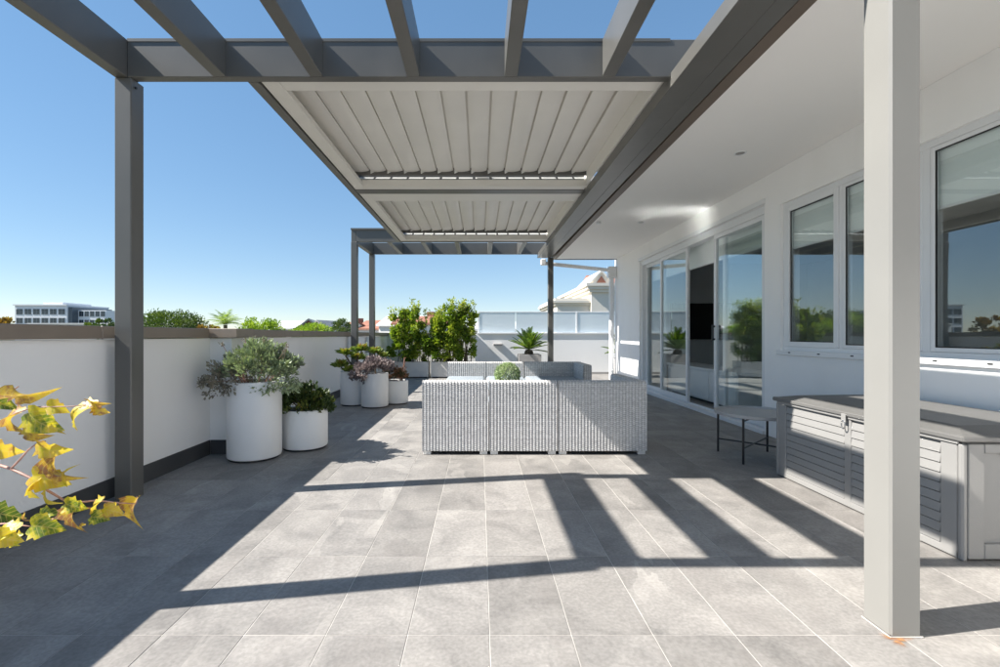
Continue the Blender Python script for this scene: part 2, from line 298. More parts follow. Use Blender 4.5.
# ------------------------------------------------------------------ mesh helpers
WL = {}                                                  # world location of every object we make
class MB:
    """collects shapes; build() links them as one mesh object (world coordinates in, parent-local out)"""
    def __init__(s): s.v = []; s.f = []; s.a = None
    def add(s, v, f):
        o = len(s.v); s.v += [tuple(p) for p in v]; s.f += [tuple(i + o for i in q) for q in f]; return s
    def box(s, x0, x1, y0, y1, z0, z1, fn=None):
        v = [(x, y, z) for z in (z0, z1) for y in (y0, y1) for x in (x0, x1)]
        if fn: v = [fn(*p) for p in v]
        return s.add(v, [(0, 2, 3, 1), (4, 5, 7, 6), (0, 1, 5, 4), (2, 6, 7, 3), (0, 4, 6, 2), (1, 3, 7, 5)])
    def rbox(s, x0, x1, y0, y1, z0, z1, b=0.004, seg=1, fn=None):
        bm = bmesh.new(); bmesh.ops.create_cube(bm, size=1)
        for v in bm.verts: v.co = ((v.co.x + .5) * (x1 - x0) + x0, (v.co.y + .5) * (y1 - y0) + y0, (v.co.z + .5) * (z1 - z0) + z0)
        bmesh.ops.bevel(bm, geom=bm.edges[:], offset=b, segments=seg, affect='EDGES', profile=0.5)
        bm.verts.index_update()
        v = [tuple(p.co) for p in bm.verts]
        if fn: v = [fn(*p) for p in v]
        f = [tuple(p.index for p in q.verts) for q in bm.faces]; bm.free()
        return s.add(v, f)
    def lathe(s, prof, cx, cy, n=40, close=False):
        v = []; f = []
        for r, z in prof:
            for k in range(n):
                a = 2 * math.pi * k / n; v.append((cx + r * math.cos(a), cy + r * math.sin(a), z))
        for i in range(len(prof) - 1):
            for k in range(n):
                f.append((i * n + k, i * n + (k + 1) % n, (i + 1) * n + (k + 1) % n, (i + 1) * n + k))
        if close: f.append(tuple(range(n))[::-1]); f.append(tuple((len(prof) - 1) * n + k for k in range(n)))
        return s.add(v, f)
    def tube(s, pts, rad, n=8, cap=True):
        pts = [Vector(p) for p in pts]; v = []; f = []
        rads = rad if isinstance(rad, (list, tuple)) else [rad] * len(pts)
        up = Vector((0, 0, 1))
        for i, p in enumerate(pts):
            d = (pts[min(i + 1, len(pts) - 1)] - pts[max(i - 1, 0)]).normalized()
            a = d.cross(up if abs(d.z) < .95 else Vector((1, 0, 0))).normalized(); b = a.cross(d)
            for k in range(n):
                t = 2 * math.pi * k / n; v.append(tuple(p + (a * math.cos(t) + b * math.sin(t)) * rads[i]))
        for i in range(len(pts) - 1):
            for k in range(n): f.append((i * n + k, (i + 1) * n + k, (i + 1) * n + (k + 1) % n, i * n + (k + 1) % n))
        if cap: f.append(tuple(range(n))); f.append(tuple((len(pts) - 1) * n + k for k in range(n))[::-1])
        return s.add(v, f)
    def prism(s, poly, axis, a0, a1):
        """poly: 2-D outline; axis 'x','y','z' = extrusion axis"""
        n = len(poly); v = []
        for a in (a0, a1):
            for (p, q) in poly: v.append({'x': (a, p, q), 'y': (p, a, q), 'z': (p, q, a)}[axis])
        f = [tuple(range(n)), tuple(range(2 * n - 1, n - 1, -1))] + [(i, n + i, n + (i + 1) % n, (i + 1) % n) for i in range(n)]
        return s.add(v, f)
    def build(s, name, mat, parent=None, smooth=False, kind=None, loc=None):
        base = WL[parent.name] if parent else Vector((0, 0, 0))
        org = Vector(loc) if loc else base
        me = bpy.data.meshes.new(name)
        V = np.array(s.v, dtype=np.float64).reshape(-1, 3) - np.array(org)
        me.from_pydata(V.tolist(), [], s.f)
        bm = bmesh.new(); bm.from_mesh(me); bmesh.ops.recalc_face_normals(bm, faces=bm.faces); bm.to_mesh(me); bm.free()
        if s.a is not None:
            at = me.attributes.new('rnd', 'FLOAT', 'POINT'); at.data.foreach_set('value', np.asarray(s.a, dtype=np.float32))
        if smooth: me.polygons.foreach_set('use_smooth', [True] * len(me.polygons))
        if mat: me.materials.append(M[mat])
        return link(name, me, parent, org, kind)
def link(name, me, parent=None, org=Vector((0, 0, 0)), kind=None):
    o = bpy.data.objects.new(name, me); COL.objects.link(o)
    WL[o.name] = Vector(org)
    if parent: o.parent = parent; o.location = Vector(org) - WL[parent.name]
    else: o.location = org
    if kind: o['kind'] = kind
    return o
def thing(name, label, cat, loc=(0, 0, 0), group=None):
    o = bpy.data.objects.new(name, None); COL.objects.link(o); o.empty_display_size = 0.1
    o.location = loc; WL[o.name] = Vector(loc); tag(o, label, cat, group); return o
def tag(o, label, cat, group=None):
    o['label'] = label; o['category'] = cat
    if group: o['group'] = group
    return o
def auto_smooth(o, ang=35):
    me = o.data
    bm = bmesh.new(); bm.from_mesh(me)
    for f in bm.faces: f.smooth = True
    for e in bm.edges:
        if len(e.link_faces) == 2: e.smooth = e.calc_face_angle(0) < R(ang)
    bm.to_mesh(me); bm.free(); return o

# leaves: arrays of base point, direction, side -> folded rhombus leaves
def leaves(P, D, L, W, fold=0.25, curl=0.0, rnd=None, six=False):
    n = len(P)
    D = D / np.linalg.norm(D, axis=1, keepdims=True)
    U = rng.normal(size=(n, 3)); S = np.cross(D, U); S /= np.linalg.norm(S, axis=1, keepdims=True)
    Nn = np.cross(S, D)
    L = np.broadcast_to(L, n)[:, None]; W = np.broadcast_to(W, n)[:, None]
    p0 = P; p1 = P + D * L * .5 + S * W * .5 + Nn * W * fold; p2 = P + D * L - Nn * L * curl; p3 = P + D * L * .5 - S * W * .5 + Nn * W * fold
    V = np.stack([p0, p1, p2, p3], 1).reshape(-1, 3)
    F = [(4 * i, 4 * i + 1, 4 * i + 2) for i in range(n)] + [(4 * i, 4 * i + 2, 4 * i + 3) for i in range(n)]
    if rnd is None: rnd = rng.random(n)
    return V, F, np.repeat(rnd, 4)
def leaf_obj(name, mat, parent, sets, kind=None):
    mb = MB(); A = []
    for V, F, a in sets:
        o = len(mb.v); mb.v += V.tolist(); mb.f += [tuple(i + o for i in q) for q in F]; A.append(a)
    base = WL[parent.name] if parent else Vector((0, 0, 0))
    me = bpy.data.meshes.new(name)
    me.from_pydata((np.array(mb.v) - np.array(base)).tolist(), [], mb.f)
    at = me.attributes.new('rnd', 'FLOAT', 'POINT'); at.data.foreach_set('value', np.concatenate(A).astype(np.float32))
    me.materials.append(M[mat])
    return link(name, me, parent, base, kind)
def unit(n):
    v = rng.normal(size=(n, 3)); return v / np.linalg.norm(v, axis=1, keepdims=True)
def mound(n, c, r, L, W, hemi=True, shell=0.55, up=0.5, clumps=0, cr=0.25, light=True):
    """leaves through an ellipsoid, gathered in clumps"""
    c = np.array(c); r = np.array(r)
    if clumps:
        cu = unit(clumps);
        if hemi: cu[:, 2] = np.abs(cu[:, 2])
        cc = cu * (shell + (1 - shell) * rng.random((clumps, 1)) ** .5)
        k = rng.integers(0, clumps, n); q = cc[k] + unit(n) * cr * rng.random((n, 1)) ** .4
        tone = rng.random(clumps)[k] * .55 + rng.random(n) * .45
    else:
        u = unit(n)
        if hemi: u[:, 2] = np.abs(u[:, 2])
        q = u * (shell + (1 - shell) * rng.random((n, 1))); tone = rng.random(n)
    d = q + unit(n) * .7 + np.array([0, 0, up])
    ll = L * (0.65 + .7 * rng.random(n))
    return leaves(c + q * r, d, ll, ll * W / L, 0.22, 0.15, tone)

# ------------------------------------------------------------------ ground, terrace floor
GZ = -6.0
MB().box(-3000, 3000, -3000, 3000, GZ - 1, GZ).build('ground', 'ground_town', kind='structure')
XW = 3.15                                                # house wall face
floor = MB().box(-2.72, 3.20, -8.2, 13.1, -0.35, -0.0016).box(3.20, 6.0, 10.72, 13.1, -0.35, -0.0016).build('floor', 'grout', kind='structure')
TX, TY, JX, JY = 0.30, 0.60, 0.0345, 1.679
GAP = 0.0034
def tile_mesh(w, d):
    mb = MB().rbox(-w / 2, w / 2, -d / 2, d / 2, -0.012, 0.0, 0.0006)
    me = bpy.data.meshes.new('tile'); me.from_pydata(mb.v, [], mb.f); me.materials.append(M['slate_tile']); return me
tm = tile_mesh(TX - GAP, TY - GAP)
rest = MB()
i0 = math.floor((-2.5 - JX) / TX); i1 = math.ceil((XW + .05 - JX) / TX)
cnt = 0
for j in range(-16, 20):
    for i in range(i0, i1 + (9 if j >= 15 else 0)):
        x0 = JX + i * TX + GAP / 2; x1 = x0 + TX - GAP; y0 = JY + j * TY + GAP / 2; y1 = y0 + TY - GAP
        x0 = max(x0, -2.5)
        if y1 < 10.7: x1 = min(x1, 3.19)
        y1 = min(y1, 13.0)
        if x1 - x0 < .02 or y1 - y0 < .02: continue
        dz = random.uniform(-.0004, .0004)
        vis = -1 <= j <= 13
        if vis and cnt < 300:
            full = abs(x1 - x0 - TX + GAP) < 1e-4 and abs(y1 - y0 - TY + GAP) < 1e-4
            link('tile', tm if full else tile_mesh(x1 - x0, y1 - y0), floor, Vector(((x0 + x1) / 2, (y0 + y1) / 2, dz))); cnt += 1
        else:
            rest.rbox(x0, x1, y0, y1, -0.012, dz, 0.0006)
rest.build('tile_field', 'slate_tile', floor, kind='stuff')

# ------------------------------------------------------------------ parapet walls
pw = thing('parapet_wall', 'long white rendered parapet wall with brown metal coping and dark skirting', 'wall', (-2.6, 5, 0))
WX = -2.50
MB().box(-2.72, WX, -8.2, 12.4, -0.3, 1.07).build('wall', 'render_white', pw)
MB().box(WX - .02, -2.30, 4.24, 4.46, 0, 1.068).build('pier', 'render_white', pw)
def coping(par, name, x0, x1, y0, y1, drop=0.085, top=1.16):
    mb = MB()
    mb.rbox(x0, x1, y0, y1, top - drop, top, 0.004)
    return mb.build(name, 'coping_brown', par)
ys = [-8.2, -5.5, -3.3, -1.2, 0.9, 3.0, 4.19]
for a, b in zip(ys[:-1], ys[1:]): coping(pw, 'coping', -2.76, -2.475, a + .003, b - .003)
coping(pw, 'coping', -2.76, -2.225, 4.193, 4.50)
ys = [4.503, 6.4, 8.5, 10.6, 12.55]
for a, b in zip(ys[:-1], ys[1:]): coping(pw, 'coping', -2.76, -2.475, a + .003, b - .003)
MB().box(WX, WX + .012, -8.2, 4.228, 0.0, 0.13).build('skirting', 'skirting_grey', pw)
MB().box(WX + .014, -2.288, 4.228, 4.24, 0.0, 0.13).box(-2.30, -2.288, 4.24, 4.46, 0, .13).build('skirting', 'skirting_grey', pw)
MB().box(WX, WX + .012, 4.462, 12.39, 0.0, 0.13).build('skirting', 'skirting_grey', pw)
bw = thing('back_wall', 'white end wall of the terrace topped by frosted glass screen', 'wall', (1, 12.8, 0))
MB().box(-2.72, -0.13, 12.40, 12.60, -0.3, 1.13).box(-0.13, 6.0, 12.9, 13.1, -0.3, 1.13).box(-0.28, -0.13, 12.602, 12.9, -.3, 1.128).build('wall', 'render_white', bw)
coping(bw, 'coping', -2.47, -0.09, 12.37, 12.63, 0.03, 1.16)
coping(bw, 'coping', -0.08, 6.0, 12.87, 13.13, 0.035, 1.165).data.materials[0] = M['frame_white']
for a, b in ((-0.02, 1.0), (1.02, 2.72), (2.76, 4.4), (4.44, 6.0)):
    MB().box(a, b, 12.985, 12.997, 1.17, 1.74).build('glass_pane', 'frosted_glass', bw)
for x in (-0.045, 2.74, 4.42): MB().rbox(x - .02, x + .02, 12.97, 13.01, 1.165, 1.76, .003).build('glass_post', 'frame_white', bw)
MB().rbox(-0.065, 6.0, 12.975, 13.007, 1.742, 1.765, .003).build('top_rail', 'frame_white', bw)
MB().box(-.12, 6.0, 12.888, 12.899, 0, .06).build('skirting', 'planter_grey', bw)
lf = thing('wall_light', 'small dark grey wall light on the white end wall', 'wall light', (0.50, 12.9, .85))
MB().prism([(12.899, .80), (12.899, .87), (12.80, .875), (12.77, .845)], 'x', .38, .62).build('housing', 'planter_grey', lf)
MB().box(.40, .60, 12.79, 12.88, .808, .816, lambda x, y, z: (x, y, z + (12.88 - y) * .1)).build('lens', 'frame_white', lf)

# ------------------------------------------------------------------ house
hs = thing('house', 'white rendered house side with soffit, sliding glass doors and windows', 'house', (XW + .1, 5, 0))
def wall_grid(x0, x1, ys, zs, hole, mat, name, par):
    mb = MB(); H = lambda i, k: not (0 <= i < len(ys) - 1 and 0 <= k < len(zs) - 1) or hole(i, k)
    for i in range(len(ys) - 1):
        for k in range(len(zs) - 1):
            if H(i, k): continue
            a, b, c, d = ys[i], ys[i + 1], zs[k], zs[k + 1]
            mb.add([(x0, a, c), (x0, b, c), (x0, b, d), (x0, a, d)], [(0, 3, 2, 1)])
            mb.add([(x1, a, c), (x1, b, c), (x1, b, d), (x1, a, d)], [(0, 1, 2, 3)])
            if H(i - 1, k): mb.add([(x0, a, c), (x0, a, d), (x1, a, d), (x1, a, c)], [(0, 1, 2, 3)])
            if H(i + 1, k): mb.add([(x0, b, c), (x0, b, d), (x1, b, d), (x1, b, c)], [(3, 2, 1, 0)])
            if H(i, k - 1): mb.add([(x0, a, c), (x1, a, c), (x1, b, c), (x0, b, c)], [(0, 1, 2, 3)])
            if H(i, k + 1): mb.add([(x0, a, d), (x1, a, d), (x1, b, d), (x0, b, d)], [(3, 2, 1, 0)])
    me = bpy.data.meshes.new(name)
    o = Vector(WL[par.name]); me.from_pydata([tuple(Vector(p) - o) for p in mb.v], [], mb.f)
    bm = bmesh.new(); bm.from_mesh(me); bmesh.ops.remove_doubles(bm, verts=bm.verts, dist=1e-5); bmesh.ops.recalc_face_normals(bm, faces=bm.faces); bm.to_mesh(me); bm.free()
    me.materials.append(M[mat]); return link(name, me, par, o)
DY0, DY1, DZ = 5.07, 9.05, 2.55
WY0, WY1, WZ0, WZ1 = 1.12, 4.80, 0.93, 2.47
gy = [-8.2, WY0, WY1, DY0, DY1, 10.70]; gz = [0.0, WZ0, WZ1, DZ, 2.849]
wall_grid(XW, XW + .20, gy, gz, lambda i, k: (i == 3 and k < 3) or (i == 1 and k == 1), 'render_white', 'wall', hs)
# room behind
MB().box(3.352, 7.5, -3.1, 10.5, -0.10, -0.004).build('room_floor', 'room_floor', hs)
MB().box(7.5, 7.6, -3.1, 10.7, -.1, 2.84).box(3.352, 7.5, 10.5, 10.7, -.1, 2.84).box(3.352, 7.5, -3.2, -3.1, -.1, 2.84).box(3.9, 7.5, 4.86, 4.98, -.1, 2.72).build('room_wall', 'room_wall', hs)
MB().box(3.352, 7.5, -3.1, 10.5, 2.72, 2.80).build('room_ceiling', 'room_ceiling', hs)
MB().box(1.75, 7.7, -8.3, 10.55, 2.85, 3.14).build('soffit', 'soffit_white', hs)
MB().box(1.655, 1.748, -8.3, 10.58, 2.835, 2.90).build('fascia', 'fascia_brown', hs)
MB().box(1.50, 1.748, -8.3, 10.58, 2.902, 2.935).build('flashing', 'fascia_brown', hs)  # unseen strip added to stop sun leaking between gutter beam and fascia
MB().box(1.75, 7.72, 10.552, 10.58, 2.835, 3.16).build('fascia', 'fascia_brown', hs)
for (x, y) in ((2.50, 4.40), (2.50, 7.10), (2.50, 1.7)):
    o = MB().lathe([(0.0, 2.846), (.043, 2.846), (.045, 2.842), (.055, 2.842), (.056, 2.8495)], x, y, 28).build('downlight', 'frame_white', hs); auto_smooth(o)
    MB().lathe([(0.0, 2.8448), (.040, 2.8448)], x, y, 24).build('lens', 'planter_grey', o)
MB().rbox(1.80, 1.86, 7.05, 7.10, 2.81, 2.849, .004).build('sensor', 'frame_white', hs)
# drain pipe and rain head at the far corner
o = MB().tube([(3.05, 10.62, .0), (3.05, 10.62, 2.50)], .055, 20).build('downpipe', 'frame_white', hs); auto_smooth(o)
MB().rbox(2.96, 3.145, 10.53, 10.70, 2.42, 2.68, .01).build('rain_head', 'frame_white', hs)
o = MB().tube([(1.43, 10.25, 2.73), (1.47, 10.25, 2.70), (3.0, 10.60, 2.60)], .042, 16).build('gutter_pipe', 'frame_white', hs); auto_smooth(o)
MB().rbox(1.36, 1.47, 10.19, 10.31, 2.66, 2.80, .015).build('pipe_elbow', 'frame_white', hs)
MB().rbox(3.02, 3.08, 10.55, 10.69, 1.26, 1.30, .004).build('pipe_clip', 'frame_white', hs)
MB().rbox(3.02, 3.08, 10.55, 10.69, .26, .30, .004).build('pipe_clip', 'frame_white', hs)
# sliding door
FD = (XW + .035, XW + .165)
sd = MB().box(FD[0], FD[1], DY0, DY0 + .07, .02, DZ).box(FD[0], FD[1], DY1 - .07, DY1, .02, DZ).box(FD[0], FD[1], DY0 + .07, DY1 - .07, DZ - .09, DZ - .001)
sd = sd.box(FD[0] - .06, FD[1], DY0, DY1, 0.001, .045).box(FD[0] + .05, FD[0] + .056, DY0 + .07, DY1 - .07, .045, .062).build('sliding_door', 'frame_white', hs)
MB().box(XW - .025, XW - .002, DY0 - .02, DY1 + .02, DZ, DZ + .055).build('door_head_trim', 'frame_white', hs)
def door_leaf(y0, y1, xc, handle=None):
    st = .058; z0, z1 = .063, DZ - .09
    fr = MB().rbox(xc - .021, xc + .021, y0, y0 + st, z0, z1, .003).rbox(xc - .021, xc + .021, y1 - st, y1, z0, z1, .003)
    fr.rbox(xc - .0205, xc + .0205, y0 + st, y1 - st, z0, z0 + .075, .003).rbox(xc - .0205, xc + .0205, y0 + st, y1 - st, z1 - .055, z1, .003)
    fr.build('sash', 'frame_white', sd)
    MB().box(xc - .004, xc + .004, y0 + st, y1 - st, z0 + .075, z1 - .055).build('pane', 'window_glass', sd)
    if handle is not None:
        h = MB().rbox(xc - .062, xc - .046, handle - .012, handle + .012, 1.02, 1.24, .004).rbox(xc - .05, xc - .021, handle - .012, handle + .012, 1.03, 1.055, .003).rbox(xc - .05, xc - .021, handle - .012, handle + .012, 1.205, 1.23, .003)
        h.build('handle', 'dark_metal', sd)
door_leaf(8.09, 8.98, XW + .125)
door_leaf(7.08, 8.15, XW + .075)
door_leaf(5.15, 6.28, XW + .075, handle=6.25)
door_leaf(5.22, 6.14, XW + .125)
MB().box(XW + .24, XW + .244, 5.10, 9.0, 2.17, 2.545).build('roller_blind', 'blind_cloth', hs)
MB().rbox(XW + .232, XW + .252, 5.10, 9.0, 2.145, 2.17, .004).build('blind_bar', 'frame_white', hs)
# window bank
FX0, FX1 = XW + .03, XW + .12
wf = MB()
for (a, b) in ((WY0, WY0 + .05), (3.235, 3.295), (4.02, 4.055), (WY1 - .05, WY1)): wf.box(FX0, FX1, a, b, WZ0 + .051, WZ1 - .051)
wf.box(FX0, FX1, WY0, WY1, WZ1 - .05, WZ1 - .001).box(FX0 - .002, FX1, WY0, WY1, WZ0 + .001, WZ0 + .05)
win = wf.build('window', 'frame_white', hs)
MB().rbox(XW - .03, XW + .028, WY0 - .03, WY1 + .03, WZ0 - .035, WZ0 + .012, .004).build('sill', 'frame_white', win)
def sash(y0, y1, z0, z1, proud=.012, w=.05):
    s = MB().rbox(FX0 - proud, FX0 + .03, y0, y0 + w, z0, z1, .003).rbox(FX0 - proud, FX0 + .03, y1 - w, y1, z0, z1, .003)
    s.rbox(FX0 - proud + .0005, FX0 + .03, y0 + w, y1 - w, z0, z0 + w, .003).rbox(FX0 - proud + .0005, FX0 + .03, y0 + w, y1 - w, z1 - w, z1, .003)
    s.build('sash', 'frame_white', win)
    gk = MB()
    e = .008
    for (a, b, c, d) in ((y0 + w, y0 + w + e, z0 + w, z1 - w), (y1 - w - e, y1 - w, z0 + w, z1 - w), (y0 + w + e, y1 - w - e, z1 - w - e, z1 - w), (y0 + w + e, y1 - w - e, z0 + w, z0 + w + e)):
        gk.box(FX0 + .004, FX0 + .012, a, b, c, d)
    gk.build('gasket', 'rubber', win)
    MB().box(FX0 + .012, FX0 + .020, y0 + w, y1 - w, z0 + w, z1 - w).build('pane', 'window_glass', win)
sash(4.058, 4.748, WZ0 + .052, WZ1 - .052)
sash(3.297, 4.018, WZ0 + .052, WZ1 - .052, .002, .03)
sash(WY0 + .052, 3.233, WZ0 + .052, WZ1 - .052, .002, .03)
for (a, b) in ((4.075, 4.73), (3.305, 4.01), (1.175, 3.225)):
    MB().box(XW + .075, XW + .079, a, b, 2.0, WZ1 - .052).build('roller_blind', 'blind_cloth', win)
    MB().rbox(XW + .067, XW + .087, a, b, 1.978, 2.0, .004).build('blind_bar', 'frame_white', win)
for y in (4.62, 4.22, 3.84, 3.14, 2.8, 1.9): MB().box(XW - .033, XW - .0305, y - .015, y + .015, WZ0 - .012, WZ0 - .002).build('weep_hole', 'black_hole', win)

# things in the room
cb = thing('cabinet', 'low white cabinet inside the room seen through the open sliding door', 'cabinet', (3.95, 7.5, 0))
MB().rbox(3.66, 4.2, 6.5, 8.9, .04, .53, .006).build('carcass', 'cabinet_white', cb)
MB().rbox(3.63, 4.22, 6.47, 8.93, .532, .565, .004).build('top', 'cabinet_white', cb)
for k in range(3): MB().rbox(3.645, 3.659, 6.52 + k * .79, 7.29 + k * .79, .06, .51, .003).build('cabinet_door', 'cabinet_white', cb)
MB().box(3.72, 4.18, 6.55, 8.85, -.003, .04).build('plinth', 'dark_metal', cb)
tv = thing('television', 'black flat television mounted on the dim room wall behind the doors', 'television', (5.0, 10.45, 1.0))
MB().rbox(4.35, 5.75, 10.42, 10.46, 1.0, 1.82, .008).build('screen', 'tv_black', tv)
MB().box(4.8, 5.3, 10.46, 10.498, 1.25, 1.6).build('bracket', 'dark_metal', tv)

# ------------------------------------------------------------------ pergola
pg = thing('pergola', 'grey metal pergola with open rafters and closed louvre roof panels', 'pergola', (-0.4, 5.8, 0))
def sl(x, y, z): return (x, y, z + 0.008 * (y - 3.035) if z > 1 else z)
ZB, ZT = 2.81, 3.06
XL0, XL1 = -2.425, -2.312
def bar(name, x0, x1, y0, y1, z0, z1, b=.004, mat='pergola_paint', par=pg):
    return MB().rbox(x0, x1, y0, y1, z0, z1, b, 1, sl).build(name, mat, par)
POSTY = (1.663, 3.035, 8.60, 10.0)
for y in POSTY: bar('post', XL0, XL1, y, y + .118, 0.0, ZB - .001, .006)
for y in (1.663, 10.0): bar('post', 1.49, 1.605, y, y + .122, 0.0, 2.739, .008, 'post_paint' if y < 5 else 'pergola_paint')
RW = .085
for (y0, y1, ya, yb) in ((1.690, 1.745, 1.747, 3.033), (8.622, 8.692, 8.694, 9.998)):
    if y0 < 2: ends = ((1.690, 1.745), (3.035, 3.100))
    else: ends = ((8.622, 8.692), (10.0, 10.065))
    for (a, b) in ends: bar('cross_beam', XL0 + RW + .002, 1.62 if a < 9 else 1.44, a, b, ZB, ZT)
    bar('edge_beam', XL0, XL0 + RW, ends[0][0], ends[1][1] + .04, ZB + .0005, ZT)
    for x in (-1.769, -1.127, -.484, .163, .811): bar('rafter', x, x + RW, ya, yb, ZB + .001, ZT - .002)
bar('beam_cap', XL0 + RW + .002, 1.26, 3.030, 3.034, 3.042, 3.064, .001)
bar('beam_cap', XL0 - .004, -1.58, 8.594, 8.620, 3.030, 3.064, .002)
bar('side_beam', -1.573, -1.502, 3.102, 8.620, ZB, ZT)
bar('middle_beam', -1.500, 1.263, 5.482, 5.640, ZB + .006, 3.04)
bar('gutter_beam', 1.265, 1.447, 1.62, 10.115, 2.742, 2.842, .004)
bar('gutter_beam', 1.449, 1.562, 1.62, 10.13, 2.746, 2.866, .003)
for y in (1.72, 3.07):
    o = MB().tube([(-2.310, y, 2.755), (-2.300, y, 2.755)], .008, 10).build('bolt', 'dark_metal', pg)
PX0, PITCH = -1.273, 0.1955
def blade_prof(x):
    pts = []
    w = PITCH - .017
    for k in range(9):
        t = k / 8; pts.append((x + t * w, 2.992 - .014 * math.sin(math.pi * t) ** .6 + .010 * t))
    pts += [(x + w, 3.030), (x + w + .03, 3.033), (x + w + .03, 3.040), (x, 3.040)]
    return pts
for (pa, pb, fa, fb) in ((3.101, 5.481, .134, .119), (5.641, 8.621, .331, .159)):
    fz0, fz1 = 2.822, 2.836
    fr = MB()
    def fb_(x0, x1, y0, y1, z0, z1): fr.rbox(x0, x1, y0, y1, z0, z1, .002, 1, sl)
    fb_(-1.490, -1.370, pa, pb, fz0, fz1)                         # left flange
    fb_(-1.490, -1.476, pa, pb, fz1 + .001, 3.05)
    fb_(-1.369, 1.245, pa, pa + fa, fz0, fz1); fb_(-1.475, 1.245, pa, pa + .012, fz1 + .001, 3.05)
    fb_(-1.369, 1.245, pb - fb, pb, fz0, fz1); fb_(-1.475, 1.245, pb - fb, pb - fb + .010, fz1 + .001, 2.90)
    fb_(-1.384, -1.372, pa + fa, pb - fb, fz1, 2.875)
    lp = fr.build('louvre_panel', 'louvre_paint', pg)
    ye = pb - fb - .02
    for n in range(-1, 14):
        x = PX0 + n * PITCH
        w_ = MB().prism([sl(p, pa + .014, q)[0::2] for p, q in blade_prof(x)], 'y', pa + .014, ye)
        for k, v in enumerate(w_.v): w_.v[k] = (v[0], v[1], v[2] + .008 * (v[1] - pa - .014))
        auto_smooth(w_.build('blade', 'louvre_paint', lp), 40)
        if n >= 0:
            zc = 2.985 + .008 * (ye - 3.035)
            MB().add([(x - .005, ye - .004, zc + .02), (x + .05, ye - .004, zc + .005), (x - .002, ye - .004, zc - .022), (x - .005, ye + .018, zc + .02), (x + .05, ye + .018, zc + .005), (x - .002, ye + .018, zc - .022)],
                     [(0, 1, 2), (3, 5, 4), (0, 3, 4, 1), (1, 4, 5, 2), (2, 5, 3, 0)]).build('end_cap', 'bracket_white', lp)
            z0 = 2.905 + .008 * (ye - 3.035)
            MB().add([(x - .15, ye + .016, z0), (x + .015, ye + .016, z0), (x + .015, ye + .10, z0 + .045), (x - .15, ye + .10, z0 + .045),
                      (x - .15, ye + .014, z0 + .004), (x + .015, ye + .014, z0 + .004), (x + .015, ye + .098, z0 + .049), (x - .15, ye + .098, z0 + .049)],
                     [(0, 1, 2, 3), (4, 7, 6, 5), (0, 4, 5, 1), (1, 5, 6, 2), (2, 6, 7, 3), (3, 7, 4, 0)]).build('slot', 'slot_plastic', lp)  # added plate, tilted to pass sun and look like a bright gap
    fb2 = MB().rbox(-1.47, 1.243, ye + .006, ye + .012, 2.945, 3.06, .001, 1, sl).build('gutter_plate', 'pergola_paint', lp)
    # side filler of the gutter edge
    MB().rbox(1.247, 1.262, pa, pb, 2.846, 3.04, .002, 1, sl).build('seal', 'louvre_paint', lp)
    o = MB().rbox(-.07, .10, ye + .02, ye + .07, 2.955, 3.0, .008, 1, sl)
    if pa < 4: o.build('motor', 'motor_black', lp)
# rust at the foot of the near post
def rust():
    mb = MB(); A = []
    c = Vector((1.50, 1.648, .0035)); n = 24
    mb.v.append(tuple(c)); A.append(1.0)
    for ring, (sc, al) in enumerate(((.35, .8), (1.0, 0.0))):
        for k in range(n):
            a = 2 * math.pi * k / n; r = (.036 + .02 * math.sin(3 * a + 1) + .008 * math.sin(7 * a)) * sc
            mb.v.append((c.x + r * 1.25 * math.cos(a), c.y + r * .8 * math.sin(a), c.z)); A.append(al)
    for k in range(n):
        mb.f.append((0, 1 + k, 1 + (k + 1) % n)); mb.f.append((1 + k, 1 + n + k, 1 + n + (k + 1) % n, 1 + (k + 1) % n))
    mb.a = A; mb.build('rust_stain', 'rust', pg)
rust()
MB().rbox(1.487, 1.608, 1.6595, 1.663, .0005, .006, .001).rbox(1.4865, 1.490, 1.6635, 1.787, .0005, .006, .001).build('sealant', 'grout', pg)

# ------------------------------------------------------------------ wicker sofa modules
def weave_strip(path, w, rp=.0178, cp=.0290, amp=.0062):
    """horizontal strands woven over a wrapped profile path [(y,z)...]; x from 0 to w"""
    P = [Vector((0, a, b)) for a, b in path]
    seg = [(P[i + 1] - P[i]).length for i in range(len(P) - 1)]; T = sum(seg)
    def at(s):
        i = 0
        while i < len(seg) - 1 and s > seg[i]: s -= seg[i]; i += 1
        t = s / seg[i]; d = (P[i + 1] - P[i]) / seg[i]
        return P[i] + (P[i + 1] - P[i]) * t, Vector((0, -d.z, d.y))
    rows = int(T / rp); cols = max(1, round(w / cp)); v = []; f = []; A = []
    xs = np.linspace(0, w, cols * 4 + 1); hw = T / rows * .5
    for r in range(rows + 1):
        s = r * T / rows; tone = random.gauss(.5, .05); o = len(v); jit = [random.gauss(0, .08) for _ in range(cols + 1)]
        for k, x in enumerate(xs):
            u = k / 4; zig = hw * (.5 - .5 * math.cos(math.pi * u)) - hw * .5; bump = abs(math.sin(math.pi * (u + .5)))
            for ds, bul in ((-hw * .97, -.0045), (0, 0), (hw * .97, -.0045)):
                pp, nn = at(min(T - 1e-6, max(0, s + ds + zig)))
                pt = pp + nn * ((bump - .6) * amp + bul * .8); v.append((x, pt.y, pt.z))
                A.append(min(1, max(0, tone + jit[int(round(u)) % (cols + 1)] + .42 * (bump - .62) - (.30 if bul else -.12))))  # random tone plus painted crease shade: valleys and strand edges darker
        for k in range(len(xs) - 1):
            a = o + k * 3; f += [(a, a + 3, a + 4, a + 1), (a + 1, a + 4, a + 5, a + 2)]
    return v, f, A
